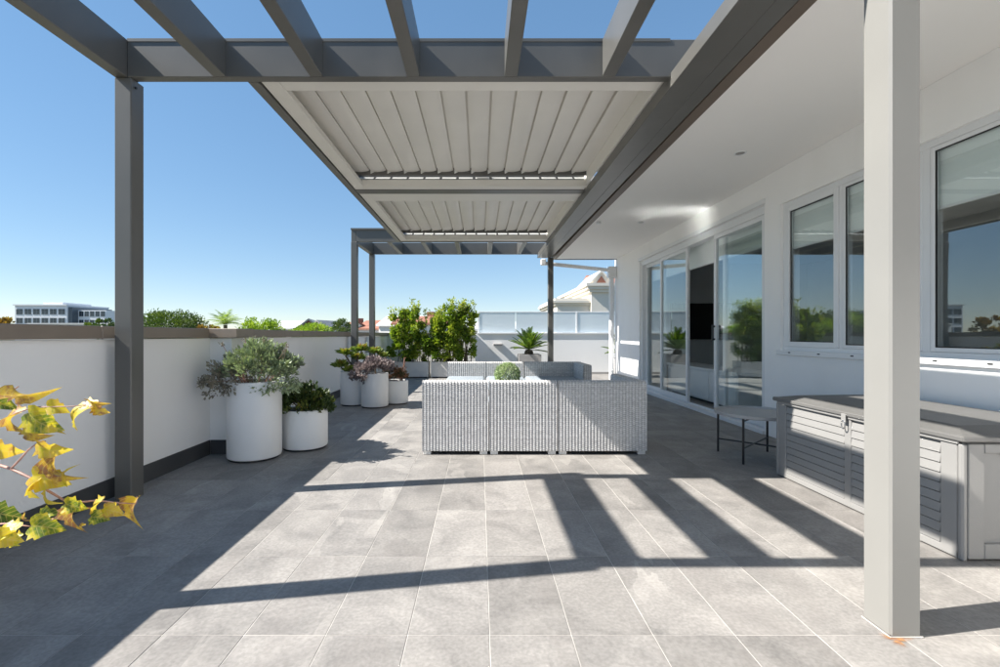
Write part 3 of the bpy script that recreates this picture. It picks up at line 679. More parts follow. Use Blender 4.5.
def wrap_path(t, z0, ztop, zin, r=.022):
    """outer face at y=0 facing -y, up from z0, round over thickness t, down inside to zin"""
    p = [(0, z0)]
    for k in range(5): a = math.pi - k * math.pi / 8; p.append((r + r * math.cos(a), ztop - r + r * math.sin(a)))
    for k in range(5): a = math.pi / 2 - k * math.pi / 8; p.append((t - r + r * math.cos(a), ztop - r + r * math.sin(a)))
    p.append((t, zin)); return p
_weave = {}
def weave_mesh(key, path, w):
    if key not in _weave:
        v, f, A = weave_strip(path, w); me = bpy.data.meshes.new('woven_strands'); me.from_pydata(v, [], f)
        at = me.attributes.new('rnd', 'FLOAT', 'POINT'); at.data.foreach_set('value', np.array(A, dtype=np.float32))
        me.polygons.foreach_set('use_smooth', [True] * len(me.polygons)); me.materials.append(M['wicker']); _weave[key] = me
    return _weave[key]
def woven(name, par, me, loc, rz=0.0):
    o = bpy.data.objects.new(name, me); COL.objects.link(o); o.parent = par
    o.location = Vector(loc); o.rotation_euler = (0, 0, rz); WL[o.name] = WL[par.name] + Vector(loc); return o
SH, ST, SD = .678, .115, .78
def sofa_module(label, x, y, w, rz, arms=(), depth=SD, cushion=True, group=None):
    """local: back at y=0 facing -y, seat towards +y; x from 0 to w.  arms: 'L' (x=0) or 'R' (x=w)"""
    t = thing('wicker_sofa', label, 'sofa', (x, y, 0), group)
    W0 = Vector((x, y, 0))
    def B(name, mat, x0, x1, y0, y1, z0, z1, b=.006, seg=1, smooth=False):
        mb = MB().rbox(x0 + W0.x, x1 + W0.x, y0 + W0.y, y1 + W0.y, z0, z1, b, seg)
        o = mb.build(name, mat, t);
        if smooth: auto_smooth(o, 50)
        return o
    core = MB().rbox(W0.x + .006, W0.x + w - .006, W0.y + .008, W0.y + ST - .008, .05, SH - .008, .012)
    core.rbox(W0.x + .006, W0.x + w - .006, W0.y + ST - .008, W0.y + depth - .01, .05, .30, .01)
    for s in arms:
        ax = 0 if s == 'L' else w - ST
        core.rbox(W0.x + ax + .008, W0.x + ax + ST - .008, W0.y + .01, W0.y + depth - .012, .051, SH - .0085, .012)
    core.build('frame', 'sofa_core', t)
    woven('backrest', t, weave_mesh(('b', round(w, 3)), wrap_path(ST, .035, SH, .28), w - .004), (.002, 0, 0))
    # end panels of the backrest and of the base
    side = wrap_path(.02, .05, .30, .28, .006)
    flat = [(0, .035), (0, SH - .004)]
    for xx, rz_ in ((0, -math.pi / 2), (w, math.pi / 2)):
        me = weave_mesh(('s',), flat, ST - .012)
        if rz_ < 0: woven('end_panel', t, me, (xx + .003, ST - .006, 0), rz_)
        else: woven('end_panel', t, me, (xx - .003, .006, 0), rz_)
        if not (arms and ((rz_ < 0 and 'L' in arms) or (rz_ > 0 and 'R' in arms))):
            me = weave_mesh(('bs', round(depth, 3)), [(0, .035), (0, .30)], depth - ST)
            if rz_ < 0: woven('side_panel', t, me, (xx + .003, depth, 0), rz_)
            else: woven('side_panel', t, me, (xx - .003, ST, 0), rz_)
    woven('front_panel', t, weave_mesh(('f', round(w, 3)), [(0, .035), (0, .30)], w - .01), (w - .005, depth - .008, 0), math.pi)
    for s in arms:
        me = weave_mesh(('arm', round(depth, 3)), wrap_path(ST, .035, SH - .001, .28), depth - ST)
        woven('arm_front', t, weave_mesh(('s',), flat, ST - .012), ((w if s == 'R' else ST) - .006, depth - .006, 0), math.pi)
        if s == 'R': woven('armrest', t, me, (w, ST, 0), math.pi / 2)
        else: woven('armrest', t, me, (0, depth, 0), -math.pi / 2)
    fw = .07
    for fx in (.012, w - .012 - fw):
        for fy in (.01, depth - .09): B('foot', 'foot_plastic', fx, fx + fw, fy, fy + .06, 0.0015, .040, .003)
    if cushion:
        cx0 = ST + .005 if 'L' in arms else .006; cx1 = w - ST - .005 if 'R' in arms else w - .006
        B('seat_cushion', 'cushion_grey', cx0, cx1, ST + .006, depth + .01, .302, .462, .045, 4, True)
    if rz: t.rotation_euler = (0, 0, rz)
    return t
YN = 4.20
sofa_module('sunlit wicker sofa module showing its back, at the open end of its row', -.533, YN, .612, 0)
sofa_module('middle wicker sofa module between the end module and the shaded corner module', .083, YN, .625, 0)
sofa_module('wide wicker corner sofa with armrest, half shaded, near the sliding doors', .714, YN, .818, 0, arms=('R',))
YF = 7.28
# facing the camera: rotated by 180 degrees, so x runs backwards
sofa_module('wicker sofa module facing the row of sofa backs, in front of the white planter trough', .085, YF, .595, math.pi)
sofa_module('wicker sofa module with grey cushion between sofa module and shaded corner sofa', .685, YF, .595, math.pi)
sofa_module('shaded wicker corner sofa with armrest, standing before the potted cycad', 1.585, YF, .895, math.pi, arms=('L',))
ct = thing('coffee_table', 'low square coffee table with glass top between the wicker sofas', 'table', (.38, 6.3, 0))
for x in (-.11, .82):
    for y in (5.88, 6.92): MB().rbox(x, x + .06, y, y + .06, 0.0015, .375, .004).build('leg', 'planter_grey', ct)
MB().rbox(-.13, .90, 5.86, 7.00, .376, .392, .003).build('frame', 'planter_grey', ct)
MB().rbox(-.14, .91, 5.85, 7.01, .393, .401, .002).build('glass_top', 'table_glass', ct)
bp = thing('ball_plant', 'round pale green clipped ball plant on the glass table', 'plant', (.38, 6.35, .402))
o = MB().lathe([(.0, .402), (.075, .402), (.085, .47), (.078, .47), (.07, .46), (0, .46)], .38, 6.35, 28).build('pot', 'pot_white', bp); auto_smooth(o)
leaf_obj('foliage', 'leaf_ball', bp, [mound(2600, (.38, 6.35, .555), (.165, .165, .15), .030, .017, False, .80, .1)])

# ------------------------------------------------------------------ round side table
rt = thing('side_table', 'round grey tray side table on black legs beside the storage box', 'table', (2.47, 4.10, 0))
TC = (2.47, 4.10)
o = MB().lathe([(0, .388), (.325, .388), (.332, .392), (.336, .418), (.330, .418), (.326, .398), (0, .396)], *TC, 56).build('tray', 'tray_top', rt); auto_smooth(o)
legs = [(TC[0] + .315 * math.cos(a), TC[1] + .315 * math.sin(a)) for a in (R(135), R(222), R(315), R(42))]
for (x, y) in legs:
    o = MB().tube([(x, y, .002), (x, y, .386)], .0095, 12).build('leg', 'dark_metal', rt); auto_smooth(o)
for a, b, z in ((0, 2, .125), (1, 3, .137)):
    MB().tube([(*legs[a], z), (*legs[b], z)], .007, 8).build('stretcher', 'dark_metal', rt)
    MB().tube([(*legs[a], z + .23), (*legs[b], z + .23)], .006, 8).build('stretcher', 'dark_metal', rt)

# ------------------------------------------------------------------ storage box
sb = thing('storage_box', 'long grey plastic storage box with slatted front against the wall', 'storage box', (2.7, 2.92, 0))
BX0, BX1, BY0, BY1 = 2.335, 3.09, 2.215, 3.615
MB().rbox(BX0 + .022, BX1, BY0 + .022, BY1 - .022, .012, .575, .006).build('body', 'box_resin', sb)
# slats: two panels
sp = .0505
for (a, b) in ((BY0 + .115, (BY0 + BY1) / 2 - .028), ((BY0 + BY1) / 2 + .028, BY1 - .115)):
    for k in range(10):
        z = .050 + k * sp
        MB().prism([(BX0 + .021, z), (BX0 + .004, z), (BX0 + .010, z + sp - .006), (BX0 + .021, z + sp - .004)], 'y', a, b).build('slat', 'box_resin', sb)
for (a, b) in ((BY0 + .03, BY0 + .112), ((BY0 + BY1) / 2 - .026, (BY0 + BY1) / 2 + .026), (BY1 - .112, BY1 - .03)):
    MB().rbox(BX0 + .002, BX0 + .0215, a, b, .012, .565, .004).build('stile', 'box_resin', sb)
for yy in (BY0, BY1 - .028): MB().rbox(BX0 - .001, BX0 + .028, yy, yy + .028, .002, .572, .008).build('corner_post', 'box_resin', sb)
MB().rbox(BX0 + .003, BX0 + .0215, BY0 + .03, BY1 - .03, .008, .046, .003).build('bottom_rail', 'box_resin', sb)
# end panels with a recessed field
for ye, s in ((BY0, 1), (BY1, -1)):
    y_a, y_b = (ye + .003, ye + .0215) if s > 0 else (ye - .0215, ye - .003)
    e = MB().rbox(BX0 + .03, BX0 + .11, y_a, y_b, .012, .572, .004).rbox(BX1 - .09, BX1, y_a, y_b, .012, .572, .004)
    e.rbox(BX0 + .11, BX1 - .09, y_a + .0005, y_b, .012, .085, .004).rbox(BX0 + .11, BX1 - .09, y_a + .0005, y_b, .525, .572, .004)
    e.prism([(BX0 + .20, .525), (BX1 - .18, .525), (BX1 - .24, .478), (BX0 + .26, .478)], 'y', y_a + .003, y_b)
    e.build('end_panel', 'box_resin', sb)
lid = MB().rbox(BX0 - .018, BX1 + .005, BY0 - .018, BY1 + .018, .583, .612, .006)
lid.add([(BX0 - .004, BY0 - .004, .6115), (BX1, BY0 - .004, .6115), (BX1, BY1 + .004, .6115), (BX0 - .004, BY1 + .004, .6115),
         (BX0 + .10, BY0 + .12, .640), (BX1 - .03, BY0 + .12, .648), (BX1 - .03, BY1 - .12, .648), (BX0 + .10, BY1 - .12, .640)],
        [(0, 1, 5, 4), (1, 2, 6, 5), (2, 3, 7, 6), (3, 0, 4, 7), (4, 5, 6, 7)])
lid.build('lid', 'box_lid', sb)
MB().rbox(BX0 - .006, BX0 + .004, BY0 + .02, BY1 - .02, .567, .5825, .002).build('lid_rim', 'box_resin', sb)
ym = (BY0 + BY1) / 2
la = MB().rbox(BX0 - .025, BX0 - .019, ym - .018, ym + .018, .545, .60, .002).build('latch', 'box_resin', sb)
MB().tube([(BX0 - .024 - .0 * k, ym + .014 * math.cos(a), .530 + .026 * math.sin(a)) for k, a in enumerate(np.linspace(0, 2 * math.pi, 17))], .0035, 8).build('ring', 'steel', la)

# ------------------------------------------------------------------ pots and plants on the floor
def pot(label, x, y, r, h):
    t = thing('round_planter', label, 'planter', (x, y, 0))
    o = MB().lathe([(r - .012, .018), (r - .004, .022), (r, .034), (r, h - .010), (r - .003, h - .003), (r - .010, h), (r - .022, h), (r - .028, h - .006), (r - .028, h - .09)], x, y, 64).build('shell', 'pot_white', t); auto_smooth(o, 40)
    MB().lathe([(0, .002), (r - .016, .002), (r - .013, .02)], x, y, 48).build('base', 'pot_base', t)
    MB().lathe([(0, h - .05), (r - .028, h - .055)], x, y, 32).build('soil', 'soil', t)
    return t
pots = [('tall white cylinder planter holding the silvery green bush', -2.03, 4.13, .226, .69),
        ('low white cylinder planter with dark green jade bush', -1.715, 4.49, .212, .385),
        ('white cylinder planter with large rosette leaves, touching the parapet side', -2.00, 7.24, .20, .535),
        ('white cylinder planter spilling purple grey succulent over its rim', -1.615, 7.03, .205, .52),
        ('short white cylinder planter with russet succulent and tall stalks', -1.35, 7.38, .19, .375)]
for p in pots: pot(*p)
def plant(name, label, x, y, z): return thing(name, label, 'plant', (x, y, z))
# silver bush
t = plant('silver_bush', 'silvery green succulent bush overflowing the tall white planter', -2.03, 4.13, .64)
S1 = [mound(3300, (-1.97, 4.10, .76), (.33, .27, .27), .042, .019, True, .45, .6, 90, .16),
      mound(900, (-1.80, 4.02, .70), (.20, .2, .16), .036, .016, False, .35, .1, 30, .3)]
leaf_obj('foliage', 'leaf_silver', t, S1)
leaf_obj('dry_foliage', 'leaf_dry', t, [mound(1000, (-2.22, 4.00, .72), (.17, .2, .17), .034, .015, False, .3, .1, 26, .3), mound(130, (-2.40, 3.98, .69), (.06, .05, .05), .03, .014, False, .2, 0)])
st = MB()
for k in range(26):
    a = random.uniform(0, 6.28); st.tube([(-2.03 + .1 * math.cos(a), 4.13 + .1 * math.sin(a), .62), (-2.0 + .2 * math.cos(a), 4.1 + .2 * math.sin(a), .76), (-2.0 + .26 * math.cos(a), 4.1 + .24 * math.sin(a), .84)], .004, 5)
st.tube([(-2.1, 4.0, .70), (-2.25, 3.98, .70), (-2.42, 3.97, .69)], .003, 5)
for (x, y, z) in ((-1.68, 3.98, 1.0), (-1.72, 4.02, .96), (-2.02, 4.1, 1.07), (-2.1, 4.1, 1.05), (-2.28, 4.05, 1.02), (-1.93, 4.1, 1.06)):
    st.tube([(x * .5 - 1.0, 4.1, .80), (x * .8 - .4, 4.07, .9), (x, y, z)], .0025, 5)
st.build('stem', 'vine_stem', t)
for p in ((-1.68, 3.98, 1.0), (-1.72, 4.02, .96), (-2.02, 4.1, 1.07), (-2.1, 4.1, 1.05), (-2.28, 4.05, 1.02), (-1.93, 4.1, 1.06)):
    leaf_obj('seed_head', 'leaf_dry', t, [mound(22, p, (.025, .02, .02), .02, .01, False, .2, .2)])
t = plant('jade_bush', 'dark green glossy jade bush in the low white planter', -1.715, 4.49, .34)
leaf_obj('foliage', 'leaf_jade', t, [mound(2100, (-1.70, 4.47, .375), (.25, .23, .23), .040, .026, True, .5, .5, 70, .2)])
st = MB()
for k in range(14):
    a = random.uniform(0, 6.28); st.tube([(-1.715, 4.49, .33), (-1.71 + .1 * math.cos(a), 4.48 + .1 * math.sin(a), .42), (-1.71 + .17 * math.cos(a), 4.48 + .16 * math.sin(a), .50)], .006, 5)
st.tube([(-1.63, 4.45, .55), (-1.61, 4.44, .66)], .002, 5)
st.build('stem', 'bark', t)
# rosette plant: rosettes on stalks
t = plant('rosette_succulent', 'yellow green rosette succulent with broad leaves against the parapet', -2.0, 7.24, .49)
sets = []; st = MB()
for (x, y, z, s) in ((-2.10, 7.15, .80, .19), (-1.86, 7.2, .86, .20), (-1.66, 7.26, .82, .17), (-2.16, 7.12, .62, .19), (-1.95, 7.3, .72, .18), (-1.55, 7.30, .76, .13), (-2.02, 7.05, .56, .14)):
    st.tube([(-2.0 + .05, 7.24, .48), ((x - 2) / 2, (y + 7.24) / 2, z - .12), (x, y, z - .02)], .012, 6)
    n = 46; a = rng.random(n) * 6.283; el = rng.random(n)
    D = np.stack([np.cos(a) * (1 - el * .65), np.sin(a) * (1 - el * .65) - .15, .1 + el * .9], 1)
    sets.append(leaves(np.tile([x, y, z], (n, 1)) + rng.normal(size=(n, 3)) * .01, D, s * (.55 + .45 * (1 - el)), s * .36, .12, .1, np.clip(.25 + .55 * el + rng.random(n) * .3, 0, 1)))
st.build('stem', 'bark', t); leaf_obj('foliage', 'leaf_aeonium', t, sets)
t = plant('purple_succulent', 'purple grey trailing succulent mound spilling over a white planter', -1.615, 7.03, .48)
leaf_obj('foliage', 'leaf_purple', t, [mound(2000, (-1.60, 6.98, .58), (.27, .24, .17), .042, .025, True, .5, .4, 60, .2), mound(600, (-1.80, 6.85, .50), (.13, .1, .13), .038, .022, False, .3, 0, 20, .3)])
MB().tube([(-1.6, 7.03, .46), (-1.6, 7.0, .6)], .012, 6).build('stem', 'bark', t)
t = plant('russet_succulent', 'russet and green succulent with upright stalks in the short planter', -1.35, 7.38, .33)
leaf_obj('foliage', 'leaf_russet', t, [mound(1100, (-1.38, 7.36, .40), (.20, .18, .20), .036, .018, True, .4, .9, 50, .2),
    leaves(np.stack([-1.22 + rng.random(40) * .03, 7.3 + rng.random(40) * .03, .45 + rng.random(40) * .30], 1), unit(40) + np.array([0, 0, .8]), .035, .016, rnd=.6 + .4 * rng.random(40)),
    leaves(np.stack([-1.42 - rng.random(30) * .3, np.full(30, 7.3), .5 + rng.random(30) * .22], 1), unit(30) * .4 + np.array([0, 0, 1]), .05, .01, rnd=.3 * rng.random(30))])
st = MB().tube([(-1.25, 7.34, .36), (-1.22, 7.31, .60), (-1.205, 7.31, .74)], .006, 6)
for k in range(7): x = -1.68 + k * .06; st.tube([(x, 7.34, .36), (x, 7.32, .70 + .05 * math.sin(k * 2))], .003, 5)
st.build('stem', 'vine_stem', t)

# trough planters + hedges
def trough(label, x0, x1):
    t = thing('planter_trough', label, 'planter', ((x0 + x1) / 2, 11.9, 0))
    b = MB().box(x0, x1, 11.70, 11.72, .03, .41).box(x0, x1, 12.10, 12.12, .03, .41).box(x0, x0 + .02, 11.72, 12.10, .03, .41).box(x1 - .02, x1, 11.72, 12.10, .03, .41)
    b.build('side_panels', 'planter_white', t)
    MB().rbox(x0 - .006, x1 + .006, 11.692, 11.725, .395, .415, .003).rbox(x0 - .006, x1 + .006, 12.095, 12.128, .395, .415, .003).build('rim', 'planter_white', t)
    MB().box(x0 + .03, x1 - .03, 11.73, 12.09, .002, .03).build('base', 'pot_base', t)
    MB().box(x0 + .02, x1 - .02, 11.72, 12.10, .03, .35).build('soil', 'soil', t)
trough('white rectangular planter trough at the parapet corner under the first hedge', -2.36, -1.32)
trough('white rectangular planter trough under the taller hedge, beside the jog of the end wall', -1.255, -.22)
def hedge(label, cx, tops, seed):
    t = plant('hedge_bush', label, cx, 11.9, .36)
    sets = []; st = MB()
    for (x, z, rx, rz, n) in tops:
        sets.append(mound(int(n * 1.6), (x, 11.82, z), (rx, .28, rz), .085, .040, False, .40, .25, int(n / 34), .25))
        for k in range(5):
            xx = x + random.uniform(-.12, .12); st.tube([(xx, 11.9, .34), (xx + random.uniform(-.08, .08), 11.88, .34 + (z - .34) * .6), (x + random.uniform(-.2, .2), 11.85, z + rz * .5)], [.012, .009, .004], 5)
        for k in range(9):
            a0 = np.array([x + random.uniform(-rx, rx) * .9, 11.8 + random.uniform(-.15, .1), z + rz * random.uniform(.4, .95)]); m_ = 14
            st.tube([tuple(a0 - [0, 0, .1]), tuple(a0 + [random.uniform(-.06, .06), 0, random.uniform(.1, .26)])], .003, 4)
            hh = rng.random(m_); sets.append(leaves(np.stack([a0[0] + rng.normal(size=m_) * .02, a0[1] + rng.normal(size=m_) * .02, a0[2] + hh * .26], 1), unit(m_) + np.array([0, 0, .5]), .075, .034, rnd=.5 + .5 * rng.random(m_)))
    leaf_obj('foliage', 'leaf_hedge', t, sets); st.build('stem', 'bark', t)
hedge('bushy green hedge plant in the trough at the parapet corner', -1.9, [(-2.02, 1.30, .30, .42, 1100), (-1.72, 1.36, .22, .42, 800), (-1.95, .78, .42, .34, 900), (-1.5, .8, .2, .4, 450)], 1)
hedge('taller yellow green hedge plant in the trough near the end wall jog', -.7, [(-1.22, 1.10, .32, .45, 1100), (-.80, 1.30, .38, .50, 1600), (-.42, 1.38, .30, .48, 1100), (-.95, .72, .5, .38, 1200), (-.42, .78, .28, .36, 600), (-.3, 1.55, .22, .2, 200), (-.75, 1.62, .1, .2, 70)], 2)

# cycads
def frond_mesh(L, droop, name):
    v = []; f = []; A = []
    n = 26
    def rp(s): return Vector((s * L * math.cos(droop * s * .55), 0, s * L * math.sin(.25) * (1 - droop * s * 1.0)))
    for k in range(n + 1):
        s = k / n; p = rp(s); w = .010 * (1 - .8 * s)
        v += [(p.x, -w, p.z), (p.x, w, p.z)]; A += [.6, .6]
        if k: a = 2 * k; f.append((a - 2, a, a + 1, a - 1))
    for k in range(3, n):
        s = k / n; p = rp(s); ll = L * .26 * (math.sin(math.pi * min(1, s * 1.02)) ** .5) * (1.1 - .5 * s)
        for sd_ in (-1, 1):
            d = Vector((.75, sd_ * .8, .38)).normalized(); o = len(v); q = p + d * ll
            sw = Vector((.011, 0, 0))
            v += [tuple(p - sw), tuple(p + sw), tuple(p + d * ll * .55 + sw * .9), tuple(q), tuple(p + d * ll * .55 - sw * .9)]
            A += [random.random() * .9] * 5; f.append((o, o + 1, o + 2, o + 3, o + 4))
    me = bpy.data.meshes.new(name); me.from_pydata(v, [], f)
    at = me.attributes.new('rnd', 'FLOAT', 'POINT'); at.data.foreach_set('value', np.array(A, dtype=np.float32)); me.materials.append(M['leaf_cycad']); return me
FR = [frond_mesh(.66, .55, 'frond'), frond_mesh(.60, .9, 'frond'), frond_mesh(.56, .25, 'frond')]
def cycad(label, x, y, z, s, n=40):
    t = plant('cycad', label, x, y, z)
    o = MB().lathe([(0, z - .02), (.10 * s, z - .02), (.12 * s, z + .06), (.09 * s, z + .13), (0, z + .15)], x, y, 14).build('trunk', 'bark', t)
    for k in range(n):
        o = bpy.data.objects.new('frond', FR[k % 3]); COL.objects.link(o); o.parent = t
        o.location = (0, 0, .13 * s); el = R(-12 + 82 * (k / n) ** .8 + random.uniform(-6, 6)); az = k * 2.39996 + random.uniform(-.2, .2)
        o.rotation_euler = (0, -el, az); o.scale = (s, s, s); WL[o.name] = Vector((x, y, z))
def square_pot(label, x, y, w, h, mat):
    t = thing('square_planter', label, 'planter', (x, y, 0))
    b = MB().rbox(x - w / 2, x + w / 2, y - w / 2, y - w / 2 + .03, .004, h, .004).rbox(x - w / 2, x + w / 2, y + w / 2 - .03, y + w / 2, .004, h, .004)
    b.rbox(x - w / 2 + .0005, x - w / 2 + .03, y - w / 2 + .03, y + w / 2 - .03, .004, h, .004).rbox(x + w / 2 - .03, x + w / 2 - .0005, y - w / 2 + .03, y + w / 2 - .03, .004, h, .004)
    b.build('side_panels', mat, t); MB().box(x - w / 2 + .03, x + w / 2 - .03, y - w / 2 + .03, y + w / 2 - .03, .01, h - .05).build('soil', 'soil', t)
square_pot('square pale grey planter holding the cycad before the end wall', 1.28, 12.0, .58, .60, 'planter_grey')
cycad('green cycad with stiff feathery fronds in the square grey planter', 1.28, 12.0, .58, 1.0)
square_pot('square planter hidden beyond the house corner downpipe', 3.72, 11.9, .5, .5, 'planter_grey')
cycad('cycad peeking out beyond the white downpipe at the house corner', 3.72, 11.9, .48, .95, 34)

# ------------------------------------------------------------------ vine in front, left
vn = thing('vine', 'autumn vine branch with yellow green and brown leaves reaching in over the floor', 'vine', (-1.35, 1.0, .7))
def vp(px, py, Y): return Vector(((px / 3.513 - 480) * Y / 458, Y, EYE - (py / 3.513 + 370 - 335) * Y / 458))
sm = MB()
def stem(pts, r0, r1):
    P = [vp(*p) for p in pts]; n = len(P); sm.tube(P, [r0 + (r1 - r0) * i / (n - 1) for i in range(n)], 7)
stem([(-160, 300, 1.10), (-60, 322, 1.06), (0, 335, 1.02), (45, 349, 1.0), (105, 378, .98), (170, 425, .98), (240, 466, 1.0), (290, 482, 1.02), (330, 487, 1.03)], .0038, .0018)
stem([(240, 468, 1.0), (300, 463, 1.03), (340, 458, 1.05), (400, 466, 1.07), (478, 470, 1.08)], .0022, .0012)
stem([(-130, 150, 1.08), (0, 97, 1.02), (35, 78, 1.0), (65, 58, .99)], .0024, .0012)
stem([(40, 346, 1.0), (70, 315, .98), (100, 280, .98), (130, 258, .97), (160, 250, .96)], .0022, .0012)
stem([(-100, 545, 1.1), (20, 540, 1.06), (70, 545, 1.04), (110, 550, 1.03)], .0022, .0012)
stem([(180, 525, 1.03), (215, 515, 1.02), (262, 488, 1.01)], .0016, .0012)
stem([(-140, 240, 1.05), (-20, 190, 1.0), (60, 150, .98), (120, 130, .97), (250, 128, .97), (330, 120, .98)], .0020, .0009)
stem([(478, 468, 1.08), (482, 455, 1.08)], .0014, .0010)
sm.build('stem', 'vine_stem', vn, smooth=True)
# leaf outline: broad five-lobed leaf, tip along +x
OUT = [(0, 0), (-.09, .13), (-.08, .27), (.05, .34), (.10, .44), (.24, .41), (.33, .44), (.47, .34), (.58, .33), (.70, .21), (.80, .17), (1.0, 0)]
def vine_leaf_mesh(fold, droop, cup, tear):
    half = OUT; v = []; f = []; A = []
    nr = 5
    rib = [(t, 0) for t in np.linspace(0, 1, len(half))]
    def shape(x, y):
        z = -abs(y) * fold * -1 - droop * x * x + cup * math.sin(3.3 * x + 2.5 * y) * .10 + .05 * math.sin(9 * y + 5 * x) * abs(y) * 2
        return (x, y, z)
    for s in (1, -1):
        grid = []
        for i, (ox, oy) in enumerate(half):
            oy2 = oy * (1 + tear * math.sin(i * 2.3 + s)); rx = rib[i][0]
            row = []
            for k in range(nr):
                t = k / (nr - 1); x = rx + (ox - rx) * t; y = s * oy2 * t
                row.append(len(v)); v.append(shape(x, y)); A.append(t ** 2)
            grid.append(row)
        for i in range(len(half) - 1):
            for k in range(nr - 1):
                q = (grid[i][k], grid[i + 1][k], grid[i + 1][k + 1], grid[i][k + 1]); f.append(q if s > 0 else q[::-1])
    me = bpy.data.meshes.new('leaf'); me.from_pydata(v, [], f)
    bm = bmesh.new(); bm.from_mesh(me); bmesh.ops.remove_doubles(bm, verts=bm.verts, dist=1e-4); bm.to_mesh(me); bm.free()
    at = me.attributes.new('rnd', 'FLOAT', 'POINT')
    for i, vert in enumerate(me.vertices): at.data[i].value = min(1, (abs(vert.co.y) / .45) ** 2)
    me.polygons.foreach_set('use_smooth', [True] * len(me.polygons)); me.materials.append(M['vine_leaf']); return me
VL = [vine_leaf_mesh(.35, .25, 1.8, .12), vine_leaf_mesh(.6, .45, 2.4, .2), vine_leaf_mesh(.95, .45, 2.0, .25)]
def vleaf(px, py, Y, size, ang, tone, kind=0, tilt=20, roll=0):
    """px,py: stalk end; ang: direction of the tip in the picture plane (deg, 0 = right, 90 = up)"""
    o = bpy.data.objects.new('leaf', VL[kind]); COL.objects.link(o); o.parent = vn
    o.location = vp(px, py, Y) - WL[vn.name]
    # leaf plane facing the viewer and the sky; then tilt
    X = Vector((math.cos(R(ang)), 0, math.sin(R(ang)))); nrm = Vector((-.45, -.75, .5)).normalized()
    Zt = (nrm - X * nrm.dot(X)).normalized(); Yt = Zt.cross(X)
    m = Matrix((X, Yt, Zt)).transposed() @ Matrix.Rotation(R(roll), 3, 'X') @ Matrix.Rotation(R(tilt), 3, 'Y')
    o.rotation_euler = m.to_euler(); s = size / 3.513 * Y / 458; o.scale = (s, s * (.55 if kind == 2 else 1), s)
    o.color = (tone - (.13 if tone > .7 else 0), 0, 0, 1); WL[o.name] = vp(px, py, Y)
for a in [(45, 52, .98, 125, -28, .80, 2, 5, 60), (-30, 120, 1.0, 75, 0, .35, 1), (75, 150, .985, 100, 215, .82, 1, 20), (100, 150, .955, 118, -38, .38, 0, 10), (165, 128, .97, 66, -10, .52, 0),
          (95, 195, .97, 80, -60, .80, 1), (150, 205, .97, 62, -5, .82, 2), (325, 130, .97, 122, 215, .52, 0, 5), (315, 105, .98, 58, -20, .80, 2, 0, 30), (330, 128, .975, 50, -40, .66, 1),
          (-40, 250, 1.0, 100, -40, .74, 1), (135, 255, .955, 92, -32, .56, 1, 10, 20), (195, 305, .97, 115, -62, .86, 2, 0, 20), (115, 372, .96, 112, -12, .54, 0), (140, 385, .955, 98, 218, .52, 0),
          (160, 425, .96, 72, -80, .50, 0), (225, 405, .97, 75, 100, .56, 1), (228, 470, .99, 66, -15, .36, 1), (272, 482, 1.0, 92, -98, .88, 2, 0, 40), (360, 460, 1.03, 72, 225, .54, 1),
          (320, 515, 1.02, 58, -8, .30, 0), (365, 485, 1.03, 62, -20, .58, 0), (410, 470, 1.05, 66, 260, .66, 2), (482, 452, 1.08, 100, -98, .84, 2, 0, 70), (110, 548, 1.02, 98, -4, .34, 0), (60, 560, 1.01, 90, 195, .46, 0, 10),
          (-30, 500, 1.04, 90, -10, .18, 1), (88, 505, 1.04, 40, -85, .86, 1), (-20, 580, .99, 85, -20, .50, 0), (70, 590, 1.02, 60, 200, .40, 1), (150, 520, 1.05, 60, 30, .30, 1), (300, 545, 1.04, 34, 200, .80, 2)]:
    vleaf(*a)

# ------------------------------------------------------------------ beyond the terrace
def tree(name, label, x, y, top, rx, rz, mat, n, leaf=.5, group=None):
    t = thing(name, label, 'tree', (x, y, GZ), group)
    o = MB().tube([(x, y, GZ), (x + .1, y, (GZ + top) / 2 - rz * .5), (x, y, top - rz)], [rx * .09, rx * .06, rx * .03], 8)
    for k in range(5):
        a = k * 1.3; o.tube([(x, y, top - 1.7 * rz), (x + rx * .5 * math.cos(a), y + rx * .5 * math.sin(a), top - .8 * rz)], [rx * .035, rx * .012], 5)
    o.build('trunk', 'bark', t)
    leaf_obj('crown', mat, t, [mound(n, (x, y, top - rz), (rx, rx, rz), leaf, leaf * .55, False, .35, .3, max(18, n // 40), .26)])
    return t
tree('broad_tree', 'dark green domed tree rising above the parapet beside the bright palm', -40.5, 60, 4.1, 3.9, 2.2, 'leaf_tree', 9000, .26)
tree('broad_tree', 'orange leaved small tree peeking over the parapet by the domed tree', -34.6, 58, 2.2, 1.4, 1.0, 'leaf_autumn', 600, .4)
tree('broad_tree', 'bright green bushy treetop between the palm and pale roofs', -11.9, 25, 1.98, 1.1, .8, 'leaf_bright', 4200, .12)
tree('broad_tree', 'dark green low treetop in front of the brick gable', -11.0, 30, 1.80, 1.3, .6, 'leaf_bright', 3600, .12)
tree('broad_tree', 'small round green tree among far rooftops beside the pergola posts', -18.0, 60, 3.0, 1.4, 1.1, 'leaf_tree', 2600, .2)
tree('broad_tree', 'brownish tree at the corner of the white office block', -112, 106, 5.2, 3.2, 2.2, 'leaf_autumn', 900, .7)
tree('broad_tree', 'green tree beside the end of the white office block', -66, 80, 3.6, 2.0, 1.5, 'leaf_tree', 800, .5)
